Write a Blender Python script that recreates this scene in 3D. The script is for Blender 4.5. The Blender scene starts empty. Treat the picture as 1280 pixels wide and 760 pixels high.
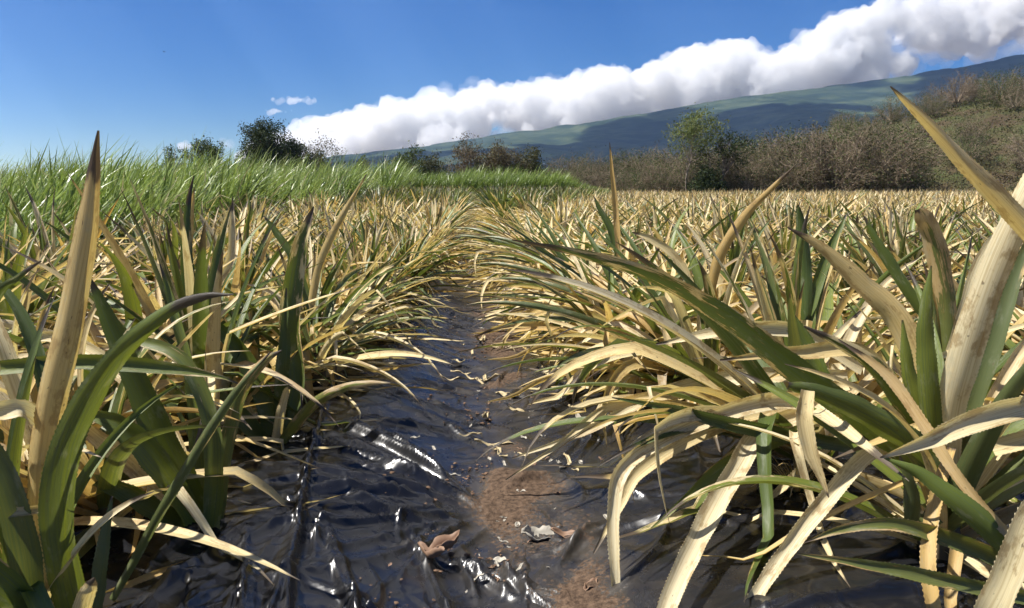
import bpy, math, random
import numpy as np
from mathutils import Vector

D = bpy.data
scene = bpy.context.scene
COL = scene.collection
RAD = math.radians

# ------------------------------------------------------------------ camera
CAM_H = 1.10
YAW, PITCH = RAD(3.07), RAD(8.85)
FPX = 931.0                       # focal length in pixels of a 1280 wide frame
cam_d = D.cameras.new("camera")
cam_d.sensor_width = 36.0
cam_d.lens = FPX / 1280 * 36.0
cam_d.clip_start, cam_d.clip_end = 0.05, 30000
cam = D.objects.new("camera", cam_d)
COL.objects.link(cam)
CAM = np.array([0, 0, CAM_H])
FW = np.array([math.sin(YAW) * math.cos(PITCH), math.cos(YAW) * math.cos(PITCH), -math.sin(PITCH)])
RT = np.array([math.cos(YAW), -math.sin(YAW), 0.0])
UP = np.cross(RT, FW)
cam.location = CAM
cam.rotation_euler = (math.pi / 2 - PITCH, 0, -YAW)
scene.camera = cam


def P(px, py, d):
    """world point seen at photo pixel (px, py) at distance d along the view axis"""
    return CAM + FW * d + RT * ((px - 640) / FPX * d) - UP * ((py - 380) / FPX * d)


# ------------------------------------------------------------------ helpers
def link(o):
    COL.objects.link(o)
    return o


def tag(o, label=None, cat=None, group=None, kind=None):
    if label: o["label"] = label
    if cat: o["category"] = cat
    if group: o["group"] = group
    if kind: o["kind"] = kind
    return o


def empty(name, loc, rz=0.0):
    o = D.objects.new(name, None)
    o.empty_display_size = 0.1
    o.location = loc
    o.rotation_euler = (0, 0, rz)
    return link(o)


def mesh_obj(name, me, mat, parent=None):
    if mat is not None and len(me.materials) == 0:
        me.materials.append(mat)
    o = D.objects.new(name, me)
    if parent: o.parent = parent
    return link(o)


def make_mesh(name, verts, quads, attrs=None, smooth=True, tris=None):
    """verts Nx3, quads Mx4 and tris Kx3 arrays -> mesh (point attributes in attrs)"""
    me = D.meshes.new(name)
    verts = np.asarray(verts, dtype=np.float32)
    quads = np.zeros((0, 4), np.int32) if quads is None or len(quads) == 0 else np.asarray(quads, dtype=np.int32)
    tris = np.zeros((0, 3), np.int32) if tris is None or len(tris) == 0 else np.asarray(tris, dtype=np.int32)
    nq, nt = len(quads), len(tris)
    me.vertices.add(len(verts))
    me.vertices.foreach_set("co", verts.ravel())
    me.loops.add(nq * 4 + nt * 3)
    me.loops.foreach_set("vertex_index", np.concatenate([quads.ravel(), tris.ravel()]).astype(np.int32))
    me.polygons.add(nq + nt)
    starts = np.concatenate([np.arange(nq) * 4, nq * 4 + np.arange(nt) * 3]).astype(np.int32)
    me.polygons.foreach_set("loop_start", starts)
    me.polygons.foreach_set("use_smooth", np.full(nq + nt, smooth))
    me.update(calc_edges=True)
    for k, a in (attrs or {}).items():
        a = np.asarray(a, dtype=np.float32)
        if a.ndim == 1:
            at = me.attributes.new(k, "FLOAT", "POINT"); at.data.foreach_set("value", a)
        elif a.shape[1] == 3:
            at = me.attributes.new(k, "FLOAT_VECTOR", "POINT"); at.data.foreach_set("vector", a.ravel())
        else:
            at = me.attributes.new(k, "FLOAT_COLOR", "POINT"); at.data.foreach_set("color", a.ravel())
    return me


def nrm(a):
    return a / np.maximum(np.linalg.norm(a, axis=-1, keepdims=True), 1e-9)


def _hash(ix, iy, seed):
    h = (ix.astype(np.int64) * 374761393 + iy.astype(np.int64) * 668265263 + seed * 1442695041) & 0xFFFFFFFF
    h = ((h ^ (h >> 13)) * 1274126177) & 0xFFFFFFFF
    h = h ^ (h >> 16)
    return (h & 0xFFFF) / 65535.0


def vnoise(x, y, seed=0):
    x = np.asarray(x, float); y = np.asarray(y, float)
    ix, iy = np.floor(x), np.floor(y)
    fx, fy = x - ix, y - iy
    fx = fx * fx * fx * (fx * (fx * 6 - 15) + 10); fy = fy * fy * fy * (fy * (fy * 6 - 15) + 10)
    a = _hash(ix, iy, seed); b = _hash(ix + 1, iy, seed); c = _hash(ix, iy + 1, seed); d = _hash(ix + 1, iy + 1, seed)
    return (a + (b - a) * fx) * (1 - fy) + (c + (d - c) * fx) * fy


def fbm(x, y, seed=0, o=4, g=0.5):
    s = 0; a = 1; t = 0
    for i in range(o):
        s = s + a * vnoise(x * 2 ** i, y * 2 ** i, seed + i * 17); t += a; a *= g
    return s / t


def ridged(x, y, seed=0, o=3):
    s = 0; a = 1; t = 0
    for i in range(o):
        s = s + a * (1 - np.abs(2 * vnoise(x * 1.9 ** i, y * 1.9 ** i, seed + i * 31) - 1)) ** 2; t += a; a *= 0.5
    return s / t


def sstep(a, b, x):
    t = np.clip((x - a) / (b - a), 0, 1)
    return t * t * (3 - 2 * t)


# ------------------------------------------------------------------ material tools
class NT:
    def __init__(s, name):
        s.m = D.materials.new(name); s.m.use_nodes = True
        s.t = s.m.node_tree; s.n = s.t.nodes; s.n.clear()
        s.out = s.n.new("ShaderNodeOutputMaterial")

    def add(s, typ, **kw):
        n = s.n.new(typ)
        for k, v in kw.items(): setattr(n, k, v)
        return n

    def set(s, sock, v):
        if hasattr(v, "is_linked") or isinstance(v, bpy.types.NodeSocket): s.t.links.new(v, sock)
        else: sock.default_value = v

    def math(s, op, a, b=0.0, c=None, clamp=False):
        n = s.add("ShaderNodeMath", operation=op, use_clamp=clamp)
        s.set(n.inputs[0], a); s.set(n.inputs[1], b)
        if c is not None: s.set(n.inputs[2], c)
        return n.outputs[0]

    def mix(s, f, a, b, blend="MIX"):
        n = s.add("ShaderNodeMix", data_type="RGBA", blend_type=blend)
        s.set(n.inputs[0], f); s.set(n.inputs[6], a); s.set(n.inputs[7], b)
        return n.outputs[2]

    def attr(s, name):
        return s.add("ShaderNodeAttribute", attribute_name=name)

    def sep(s, v):
        n = s.add("ShaderNodeSeparateXYZ"); s.set(n.inputs[0], v); return n.outputs

    def comb(s, x, y, z):
        n = s.add("ShaderNodeCombineXYZ"); s.set(n.inputs[0], x); s.set(n.inputs[1], y); s.set(n.inputs[2], z); return n.outputs[0]

    def noise(s, vec, scale, detail=3, rough=0.55, dist=0.0):
        n = s.add("ShaderNodeTexNoise"); s.set(n.inputs["Vector"], vec)
        n.inputs["Scale"].default_value = scale; n.inputs["Detail"].default_value = detail
        n.inputs["Roughness"].default_value = rough; n.inputs["Distortion"].default_value = dist
        return n.outputs["Fac"]

    def ramp(s, f, stops):
        n = s.add("ShaderNodeValToRGB"); s.set(n.inputs[0], f)
        el = n.color_ramp.elements
        while len(el) < len(stops): el.new(0.5)
        for e, (p, c) in zip(el, stops):
            e.position = p; e.color = (*c, 1) if len(c) == 3 else c
        return n.outputs[0]

    def mapr(s, f, a, b, c=0.0, d=1.0):
        n = s.add("ShaderNodeMapRange"); n.interpolation_type = "SMOOTHSTEP"
        s.set(n.inputs[0], f); s.set(n.inputs[1], a); s.set(n.inputs[2], b); s.set(n.inputs[3], c); s.set(n.inputs[4], d)
        return n.outputs[0]

    def principled(s, col, rough=0.5, spec=0.5, normal=None, **kw):
        n = s.add("ShaderNodeBsdfPrincipled")
        s.set(n.inputs["Base Color"], col); s.set(n.inputs["Roughness"], rough)
        s.set(n.inputs["Specular IOR Level"], spec)
        if normal is not None: s.set(n.inputs["Normal"], normal)
        return n

    def bump(s, h, strength=0.3, dist=0.01):
        n = s.add("ShaderNodeBump"); s.set(n.inputs["Height"], h)
        n.inputs["Strength"].default_value = strength; n.inputs["Distance"].default_value = dist
        return n.outputs[0]

    def surf(s, sh):
        s.t.links.new(sh, s.out.inputs["Surface"]); return s.m

    def trans(s, bsdf, col, fac):
        t = s.add("ShaderNodeBsdfTranslucent"); s.set(t.inputs[0], col)
        m = s.add("ShaderNodeMixShader"); s.set(m.inputs[0], fac)
        s.t.links.new(bsdf, m.inputs[1]); s.t.links.new(t.outputs[0], m.inputs[2])
        return m.outputs[0]


# ------------------------------------------------------------------ materials
def leaf_material():
    k = NT("pineapple_leaf")
    uv = k.sep(k.attr("leafuv").outputs["Vector"])          # u (-1..1), v (0..1), metres along the leaf
    dat = k.attr("leafdata")
    rgb = k.add("ShaderNodeSeparateColor"); k.set(rgb.inputs[0], dat.outputs["Color"])
    w, r1, r2 = rgb.outputs[0], rgb.outputs[1], rgb.outputs[2]
    oi = k.add("ShaderNodeObjectInfo").outputs["Random"]
    off = k.math("ADD", k.math("MULTIPLY", r1, 61.0), k.math("MULTIPLY", oi, 13.0))
    au = k.math("ABSOLUTE", uv[0])
    vec_blotch = k.comb(k.math("MULTIPLY", uv[0], 0.9), k.math("MULTIPLY", uv[2], 6.0), off)
    nb = k.noise(vec_blotch, 1.6, 5, 0.62)
    vec_streak = k.comb(k.math("MULTIPLY", uv[0], 9.0), k.math("MULTIPLY", uv[2], 2.2), off)
    ns = k.noise(vec_streak, 1.0, 3, 0.6)
    vec_fine = k.comb(k.math("MULTIPLY", uv[0], 14.0), k.math("MULTIPLY", uv[2], 7.0), off)
    nf = k.noise(vec_fine, 2.0, 4, 0.7)
    # ragged front between the living and the withered tissue; margins and tips wither first
    x = k.math("MULTIPLY_ADD", k.math("SUBTRACT", w, 0.5), 1.55, 0.5)
    x = k.math("ADD", x, k.math("MULTIPLY", k.math("SUBTRACT", nb, 0.5), 1.15))
    x = k.math("ADD", x, k.math("MULTIPLY", k.math("SUBTRACT", ns, 0.5), 0.55))
    x = k.math("ADD", x, k.math("MULTIPLY", k.math("SUBTRACT", uv[1], 0.5), 0.42))
    x = k.math("ADD", x, k.math("MULTIPLY", k.math("SUBTRACT", au, 0.5), 0.22))
    f = k.mapr(x, 0.46, 0.53)
    rim = k.math("MULTIPLY", k.mapr(x, 0.40, 0.485), k.math("SUBTRACT", 1.0, k.mapr(x, 0.485, 0.56)))
    green = k.ramp(r2, [(0.0, (0.060, 0.090, 0.016)), (0.3, (0.130, 0.165, 0.022)), (0.6, (0.185, 0.215, 0.030)),
                        (0.85, (0.110, 0.128, 0.050)), (1.0, (0.195, 0.200, 0.042))])
    green = k.mix(k.mapr(ns, 0.35, 0.75), green, (0.10, 0.135, 0.05, 1))
    green = k.mix(k.math("MULTIPLY", k.mapr(nf, 0.45, 0.8), 0.5), green, (0.035, 0.06, 0.02, 1))
    straw = k.ramp(r2, [(0.0, (0.54, 0.385, 0.135)), (0.2, (0.66, 0.52, 0.245)), (0.45, (0.74, 0.64, 0.38)),
                        (0.72, (0.70, 0.61, 0.40)), (0.92, (0.50, 0.32, 0.085)), (1.0, (0.42, 0.36, 0.27))])
    straw = k.mix(k.math("MULTIPLY", k.mapr(ns, 0.40, 0.72), 0.62), straw, (0.40, 0.26, 0.085, 1))
    straw = k.mix(k.math("MULTIPLY", k.mapr(nf, 0.5, 0.8), 0.4), straw, (0.76, 0.69, 0.50, 1))
    col = k.mix(f, green, straw)
    col = k.mix(k.math("MULTIPLY", rim, 0.45), col, (0.13, 0.10, 0.02, 1))
    # brown stains spreading from the margins and a grey waxy bloom
    st = k.noise(k.comb(k.math("MULTIPLY", uv[0], 0.7), k.math("MULTIPLY", uv[2], 9.0), k.math("ADD", off, 7.0)), 1.3, 5, 0.68)
    stm = k.math("MULTIPLY", k.mapr(k.math("ADD", st, k.math("MULTIPLY", au, 0.10)), 0.58, 0.68), f)
    col = k.mix(k.math("MULTIPLY", stm, 0.6), col, (0.30, 0.185, 0.065, 1))
    blm = k.math("MULTIPLY", k.mapr(k.math("SUBTRACT", st, k.math("MULTIPLY", au, 0.06)), 0.42, 0.28), 0.28)
    col = k.mix(blm, col, (0.36, 0.36, 0.28, 1))
    # withered tips: purple brown
    tipn = k.math("ADD", uv[1], k.math("MULTIPLY", k.math("SUBTRACT", nb, 0.5), 0.10))
    tip0 = k.math("SUBTRACT", 0.97, k.math("MULTIPLY", dat.outputs["Alpha"], 0.12))
    tip = k.mapr(tipn, tip0, k.math("ADD", tip0, 0.03))
    col = k.mix(k.math("MULTIPLY", tip, 0.9), col, (0.060, 0.042, 0.036, 1))
    # small dark spots and brown scars
    sp = k.noise(k.comb(k.math("MULTIPLY", uv[0], 2.2), k.math("MULTIPLY", uv[2], 30.0), off), 1.7, 2, 0.5)
    col = k.mix(k.math("MULTIPLY", k.mapr(sp, 0.70, 0.76), 0.7), col, (0.11, 0.075, 0.035, 1))
    rib = k.noise(k.comb(k.math("MULTIPLY", uv[0], 26.0), k.math("MULTIPLY", uv[2], 2.0), off), 1.0, 2, 0.6)
    hgt = k.math("ADD", k.math("MULTIPLY", rib, 0.55), k.math("MULTIPLY", nf, 0.9))
    b = k.bump(hgt, 0.28, 0.004)
    rough = k.math("MULTIPLY_ADD", f, 0.12, k.math("MULTIPLY_ADD", ns, 0.2, 0.30))
    pr = k.principled(col, rough, 0.45, b)
    tc = k.mix(1.0, col, (1.0, 0.95, 0.55, 1), "MULTIPLY")
    return k.surf(k.trans(pr.outputs[0], tc, 0.34))


def grass_material():
    k = NT("grass_blade")
    dat = k.attr("leafdata")
    rgb = k.add("ShaderNodeSeparateColor"); k.set(rgb.inputs[0], dat.outputs["Color"])
    uv = k.sep(k.attr("leafuv").outputs["Vector"])
    col = k.ramp(rgb.outputs[1], [(0.0, (0.065, 0.100, 0.016)), (0.4, (0.185, 0.255, 0.042)), (0.75, (0.290, 0.355, 0.090)),
                                  (0.93, (0.20, 0.235, 0.085)), (1.0, (0.36, 0.31, 0.16))])
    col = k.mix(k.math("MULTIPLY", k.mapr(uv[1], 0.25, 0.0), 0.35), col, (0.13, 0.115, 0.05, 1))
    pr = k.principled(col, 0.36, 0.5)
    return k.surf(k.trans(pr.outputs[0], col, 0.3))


def foliage_material(name, stops, transl=0.22):
    k = NT(name)
    dat = k.attr("leafdata")
    rgb = k.add("ShaderNodeSeparateColor"); k.set(rgb.inputs[0], dat.outputs["Color"])
    col = k.ramp(rgb.outputs[1], stops)
    pr = k.principled(col, 0.65, 0.12)
    return k.surf(k.trans(pr.outputs[0], col, transl))


def wood_material(name, a, b):
    k = NT(name)
    pos = k.add("ShaderNodeNewGeometry").outputs["Position"]
    n = k.noise(pos, 5.0, 4)
    col = k.mix(k.mapr(n, 0.35, 0.65), (*a, 1), (*b, 1))
    return k.surf(k.principled(col, 0.85, 0.2).outputs[0])


def soil_material():
    k = NT("red_brown_soil")
    pos = k.add("ShaderNodeNewGeometry").outputs["Position"]
    n1 = k.noise(pos, 2.2, 4); n2 = k.noise(pos, 34.0, 5, 0.65); n3 = k.noise(pos, 0.05, 3)
    col = k.ramp(n1, [(0.25, (0.10, 0.060, 0.038)), (0.55, (0.16, 0.102, 0.066)), (0.8, (0.22, 0.155, 0.105))])
    col = k.mix(k.math("MULTIPLY", k.mapr(n2, 0.45, 0.7), 0.55), col, (0.11, 0.065, 0.042, 1))
    col = k.mix(k.math("MULTIPLY", k.mapr(n3, 0.4, 0.6), 0.5), col, (0.14, 0.115, 0.06, 1))
    b = k.bump(k.math("ADD", n2, k.math("MULTIPLY", k.noise(pos, 110.0, 3), 0.4)), 0.7, 0.012)
    return k.surf(k.principled(col, 0.95, 0.15, b).outputs[0])


def plastic_material():
    k = NT("black_mulch_plastic")
    pos = k.add("ShaderNodeNewGeometry").outputs["Position"]
    dirt = k.attr("dirt").outputs["Fac"]
    n1 = k.noise(pos, 3.2, 5, 0.62); n2 = k.noise(pos, 42.0, 4, 0.7); n3 = k.noise(pos, 11.0, 5, 0.65, 0.6)
    film = k.mapr(k.math("ADD", k.math("MULTIPLY", dirt, 0.55), k.math("MULTIPLY", n3, 0.75)), 0.47, 0.90)
    heavy = k.mapr(k.math("ADD", k.math("ADD", dirt, k.math("MULTIPLY", k.math("SUBTRACT", n1, 0.5), 1.5)),
                          k.math("MULTIPLY", k.math("SUBTRACT", k.noise(pos, 75.0, 4, 0.75), 0.5), 1.5)), 0.66, 0.78)
    soil = k.mix(k.mapr(k.noise(pos, 60.0, 5, 0.75), 0.3, 0.7), (0.030, 0.020, 0.014, 1), (0.120, 0.080, 0.053, 1))
    col = k.mix(k.math("MULTIPLY", film, 0.30), (0.0085, 0.0088, 0.0105, 1), (0.11, 0.088, 0.058, 1))
    col = k.mix(heavy, col, soil)
    rough = k.math("ADD", k.math("MULTIPLY_ADD", n1, 0.20, 0.15), k.math("ADD", k.math("MULTIPLY", film, 0.20), k.math("MULTIPLY", heavy, 0.5)), clamp=True)
    sx, sy = k.sep(pos)[0], k.sep(pos)[1]
    c1 = k.noise(k.comb(k.math("MULTIPLY_ADD", sy, 1.0, k.math("MULTIPLY", sx, 3.0)), k.math("MULTIPLY_ADD", sy, 17.0, k.math("MULTIPLY", sx, 4.0)), 0.0), 1.0, 3, 0.5, 1.0)
    c2 = k.noise(k.comb(k.math("MULTIPLY_ADD", sx, 21.0, k.math("MULTIPLY", sy, 5.0)), k.math("MULTIPLY_ADD", sy, 3.0, k.math("MULTIPLY", sx, 2.0)), 3.0), 1.0, 3, 0.5, 1.0)
    c1 = k.math("ABSOLUTE", k.math("SUBTRACT", c1, 0.5)); c2 = k.math("ABSOLUTE", k.math("SUBTRACT", c2, 0.5))
    sw = k.mapr(k.noise(pos, 1.7, 2), 0.4, 0.6)
    crink = k.math("ADD", k.math("MULTIPLY", c1, sw), k.math("MULTIPLY", c2, k.math("SUBTRACT", 1.0, sw)))
    h = k.math("ADD", k.math("MULTIPLY", crink, 1.5), k.math("MULTIPLY", heavy, k.math("ADD", k.math("MULTIPLY", n2, 4.0), k.math("MULTIPLY", k.noise(pos, 130.0, 3, 0.7), 3.0))))
    b = k.bump(h, 0.25, 0.005)
    spec = k.math("MULTIPLY_ADD", heavy, -0.4, 0.5)
    return k.surf(k.principled(col, rough, spec, b).outputs[0])


def mountain_material():
    k = NT("mountain_forest_and_pasture")
    pos = k.add("ShaderNodeNewGeometry").outputs["Position"]
    s = k.sep(pos)
    # patches drawn out down the slope
    v1 = k.comb(k.math("MULTIPLY", s[0], 0.0016), k.math("MULTIPLY", s[1], 0.0022), k.math("MULTIPLY", s[2], 0.010))
    n1 = k.noise(v1, 2.2, 8, 0.66, 0.9)
    n2 = k.noise(pos, 0.012, 4, 0.6)
    col = k.ramp(n1, [(0.36, (0.012, 0.022, 0.014)), (0.47, (0.020, 0.034, 0.018)), (0.53, (0.040, 0.056, 0.028)), (0.66, (0.075, 0.092, 0.046))])
    col = k.mix(k.math("MULTIPLY", k.mapr(n2, 0.42, 0.65), 0.55), col, (0.020, 0.036, 0.020, 1))
    return k.surf(k.principled(col, 0.95, 0.1).outputs[0])


def hill_material():
    k = NT("dry_brown_bank")
    pos = k.add("ShaderNodeNewGeometry").outputs["Position"]
    n1 = k.noise(pos, 0.35, 5, 0.6); n2 = k.noise(pos, 4.0, 4, 0.7)
    col = k.ramp(n1, [(0.3, (0.050, 0.036, 0.022)), (0.46, (0.072, 0.054, 0.032)), (0.56, (0.060, 0.064, 0.026)), (0.72, (0.055, 0.078, 0.026))])
    col = k.mix(k.math("MULTIPLY", n2, 0.5), col, (0.05, 0.04, 0.025, 1))
    return k.surf(k.principled(col, 0.95, 0.1, k.bump(n2, 0.8, 0.15)).outputs[0])


def plain(name, col, rough=0.6, var=0.25):
    k = NT(name)
    pos = k.add("ShaderNodeTexCoord").outputs["Object"]
    n = k.noise(pos, 40.0, 4)
    c = k.mix(k.math("MULTIPLY", n, var * 2), (*col, 1), (*[x * 0.45 for x in col], 1))
    return k.surf(k.principled(c, rough, 0.3).outputs[0])


M_LEAF = leaf_material()
M_GRASS = grass_material()
M_SOIL = soil_material()
M_PLASTIC = plastic_material()
M_MOUNT = mountain_material()
M_HILL = hill_material()
M_STEM = plain("plant_stem_fibre", (0.10, 0.075, 0.04), 0.8)
M_DRY = plain("dry_litter_leaf", (0.22, 0.135, 0.085), 0.6)
M_DRYGREY = plain("grey_litter_leaf", (0.36, 0.33, 0.27), 0.6)
M_STRIP = plain("straw_litter_strip", (0.46, 0.37, 0.21), 0.6)
M_BARK = wood_material("grey_brown_bark", (0.10, 0.080, 0.062), (0.20, 0.165, 0.13))
M_TWIG = wood_material("dry_twig", (0.12, 0.088, 0.058), (0.32, 0.255, 0.18))
M_DKLEAF = foliage_material("dark_evergreen_foliage", [(0, (0.014, 0.024, 0.010)), (0.6, (0.034, 0.050, 0.018)), (1, (0.075, 0.085, 0.032))])
M_GRLEAF = foliage_material("mid_green_foliage", [(0, (0.028, 0.048, 0.014)), (0.6, (0.062, 0.085, 0.024)), (1, (0.13, 0.145, 0.050))])
M_LTLEAF = foliage_material("pale_green_foliage", [(0, (0.06, 0.085, 0.024)), (0.6, (0.12, 0.145, 0.045)), (1, (0.24, 0.24, 0.11))])
M_BRLEAF = foliage_material("brown_dry_foliage", [(0, (0.065, 0.050, 0.028)), (0.6, (0.115, 0.092, 0.050)), (0.85, (0.105, 0.105, 0.042)), (1, (0.155, 0.130, 0.075))])
M_OLLEAF = foliage_material("olive_foliage", [(0, (0.030, 0.034, 0.014)), (0.6, (0.072, 0.075, 0.028)), (1, (0.14, 0.125, 0.055))])


# ------------------------------------------------------------------ leaf strips
class Strips:
    """collects ribbon leaves"""
    def __init__(s):
        s.v, s.q, s.t, s.uv, s.d, s.n = [], [], [], [], [], 0

    def leaf(s, pts, wid, side, data, across=4, cup=0.22, roll=0.0, teeth=0.0):
        pts = np.asarray(pts, float); n = len(pts)
        T = nrm(np.gradient(pts, axis=0))
        S = np.broadcast_to(np.asarray(side, float), pts.shape)
        S = nrm(S - T * np.sum(S * T, axis=1, keepdims=True))
        N = np.cross(S, T)
        roll = np.broadcast_to(np.asarray(roll, float), (n,))[:, None]
        S, N = S * np.cos(roll) + N * np.sin(roll), N * np.cos(roll) - S * np.sin(roll)
        flip = 1.0 if np.mean(N[:, 2]) >= 0 else -1.0
        u = np.linspace(-1, 1, across + 1)
        w = np.asarray(wid, float)[:, None, None]
        vs = pts[:, None, :] + S[:, None, :] * (u[None, :, None] * w * 0.5) + N[:, None, :] * (flip * cup * w * ((u ** 2)[None, :, None] - 0.35))
        seg = np.concatenate([[0], np.cumsum(np.linalg.norm(np.diff(pts, axis=0), axis=1))])
        vv = seg / max(seg[-1], 1e-6)
        uvs = np.zeros((n, across + 1, 3))
        uvs[:, :, 0] = u[None, :]; uvs[:, :, 1] = vv[:, None]; uvs[:, :, 2] = seg[:, None]
        base = s.n
        idx = base + np.arange(n * (across + 1)).reshape(n, across + 1)
        q = np.stack([idx[:-1, :-1], idx[:-1, 1:], idx[1:, 1:], idx[1:, :-1]], axis=-1).reshape(-1, 4)
        s.v.append(vs.reshape(-1, 3)); s.uv.append(uvs.reshape(-1, 3)); s.q.append(q)
        s.d.append(np.tile(np.asarray(data, float), (n * (across + 1), 1)))
        s.n += n * (across + 1)
        if teeth > 0:                                    # marginal spines
            step = 0.011; L = seg[-1] * 0.93
            for e, sg in ((0, -1), (across, 1)):
                for a in np.arange(0.02, L, step):
                    k = min(int(np.searchsorted(seg, a)) - 1, n - 2); k = max(k, 0)
                    f = (a - seg[k]) / max(seg[k + 1] - seg[k], 1e-6)
                    p = vs[k, e] * (1 - f) + vs[k + 1, e] * f
                    h = teeth * min(1.0, wid[k] / 0.03) * (0.5 + 0.9 * ((a * 7919.3 + e) % 1.0))
                    tri = np.array([p - T[k] * 0.0035, p + T[k] * 0.0035, p + S[k] * sg * h + T[k] * h * 1.1])
                    s.v.append(tri); s.uv.append(np.array([[sg, vv[k], a]] * 3)); s.d.append(np.tile(np.asarray(data, float), (3, 1)))
                    s.t.append(np.array([[s.n, s.n + 1, s.n + 2]])); s.n += 3

    def arrays(s):
        return (np.concatenate(s.v), np.concatenate(s.q), np.concatenate(s.uv), np.concatenate(s.d))

    def mesh(s, name):
        v, q, uv, d = s.arrays()
        t = np.concatenate(s.t) if s.t else None
        return make_mesh(name, v, q, {"leafuv": uv, "leafdata": d}, True, t)

    def build(s, name, mat, parent=None):
        return mesh_obj(name, s.mesh(name), mat, parent)


def leaf_curve(rng, az, el0, L, droop, n, kink=None, kink_ang=0.0, zmin=0.02, swirl=0.0, r0=0.03, z0=0.06, power=1.6):
    v = np.linspace(0, 1, n)
    el = el0 - droop * v ** power
    if kink is not None:
        el = el - kink_ang * sstep(kink - 0.035, kink + 0.035, v)
    el = np.maximum(el, RAD(-86))
    azs = az + swirl * v ** 2
    dl = L / (n - 1)
    d = np.stack([np.cos(azs) * np.cos(el), np.sin(azs) * np.cos(el), np.sin(el)], 1) * dl
    p = np.zeros((n, 3)); p[0] = (math.cos(az) * r0, math.sin(az) * r0, z0)
    for i in range(1, n):
        p[i] = p[i - 1] + d[i - 1]
        zm = zmin + 0.01 * rng.random()
        if p[i, 2] < zm:
            p[i] = p[i - 1]
            hz = np.array([d[i - 1, 0], d[i - 1, 1], 0]); h = np.linalg.norm(hz)
            p[i] += hz / max(h, 1e-6) * dl * (0.9 if h > 1e-4 else 0.0)
            p[i, 2] = zm
    return p, np.array([-math.sin(az), math.cos(az), 0.0])


def width_profile(n, W, base=0.8):
    v = np.linspace(0, 1, n)
    return W * np.minimum(1.0, base + v * 1.5) * (1 - v ** 1.9) ** 0.9 + 0.0015


def plant(rng, S_green, S_dry, kind="field", lod=0, lean=0.0, wither=0.6, n_leaves=34, size=1.0):
    """one pineapple rosette around the origin. lean: leaves pulled to -x when < 0"""
    pts_n = (16, 9, 5)[lod]; across = (4, 2, 1)[lod]
    for i in range(n_leaves):
        t = i / (n_leaves - 1)                             # 0 outermost, 1 innermost
        az = i * 2.39996 + rng.normal(0, 0.25)
        el0 = RAD(14 + 60 * t ** 0.9) + rng.normal(0, RAD(16))
        L = size * (0.60 + 0.42 * math.sin(math.pi * min(1, 0.18 + 0.62 * t)) * (0.8 + 0.35 * rng.random()))
        if t > 0.86: L *= 0.72 + 0.25 * rng.random()
        droop = RAD(78 - 55 * t) * (0.55 + 0.9 * rng.random())
        pw = wither + 0.35 * (0.5 - t)
        dry = rng.random() < pw
        wv = (0.70 + 0.30 * rng.random()) if dry else (0.05 + 0.42 * rng.random())
        kink = None; ka = 0.0
        if rng.random() < (0.58 if dry else 0.16):
            kink = 0.15 + 0.55 * rng.random(); ka = RAD(30 + 95 * rng.random())
        if kind == "edge":
            # outer leaves of the bed edge hang over towards -x and rest on the plastic
            c = math.cos(az)
            if rng.random() < 0.62:
                az = math.pi + rng.normal(0.15, 0.6)
                el0 = RAD(15 + 45 * rng.random()); droop = RAD(45 + 50 * rng.random()); L *= 1.12
            if dry and rng.random() < 0.4: kink = 0.25 + 0.3 * rng.random(); ka = RAD(25 + 35 * rng.random())
        if kind == "upright":
            el0 = RAD(48 + 38 * t ** 0.7) + rng.normal(0, RAD(8)); droop = RAD(42 - 28 * t) * (0.4 + rng.random())
            if kink is not None and rng.random() < 0.6: kink = None
        p, side = leaf_curve(rng, az, el0, L, droop, pts_n, kink, ka, swirl=rng.normal(0, 0.55), z0=0.03 + 0.10 * t, r0=0.02 + 0.03 * (1 - t))
        if lean: 
            k = p[:, 2].clip(0) * lean
            p = p + np.stack([k, 0 * k, -0.25 * np.abs(k)], 1)
        W = size * (0.042 + 0.040 * rng.random()) * (0.8 if dry and rng.random() < 0.5 else 1.0)
        wd = width_profile(pts_n, W)
        cup = (0.16 + 0.28 * rng.random()) if across > 1 else 0.0
        (S_dry if dry else S_green).leaf(p, wd, side, (wv, rng.random(), rng.random(), 1.0 if rng.random() < 0.5 else 0.3 * rng.random()),
                                         across, cup, np.linspace(0, 1, pts_n) * rng.normal(0, 0.7) + rng.normal(0, 0.18))


def stem_mesh(rng):
    n = 9; rows = 5
    vs = []
    for i in range(rows):
        z = -0.03 + 0.20 * i / (rows - 1); r = (0.045, 0.05, 0.048, 0.04, 0.012)[i]
        for j in range(n):
            a = 2 * math.pi * j / n
            rr = r * (1 + 0.18 * (rng.random() - 0.5))
            vs.append((math.cos(a) * rr, math.sin(a) * rr, z))
    q = [(i * n + j, i * n + (j + 1) % n, (i + 1) * n + (j + 1) % n, (i + 1) * n + j) for i in range(rows - 1) for j in range(n)]
    return make_mesh("stem", vs, q)


# ------------------------------------------------------------------ ground
CONV = P(612, 602, 2.55)                 # where the folds of the plastic run together


def bed_z(x, y):
    far = sstep(0.2, 1.2, np.abs(x - 0.16))
    f = np.mod(x - 1.6 + 0.7 + 100 * 1.4, 1.4)           # further beds repeat every 1.4 m
    z = 0.115 * sstep(0.10, 0.66, np.abs(x - 0.12))
    return z


def ground_z(x, y):
    near = 1 - sstep(8, 16, y)
    z = bed_z(x, y) * np.where(np.abs(x) < 60, 1, 0)
    z = z + (0.018 * (fbm(x * 1.3, y * 1.3, 3) - 0.5)) + near * 0.014 * (fbm(x * 7, y * 7, 9) - 0.5)
    return z


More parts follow.
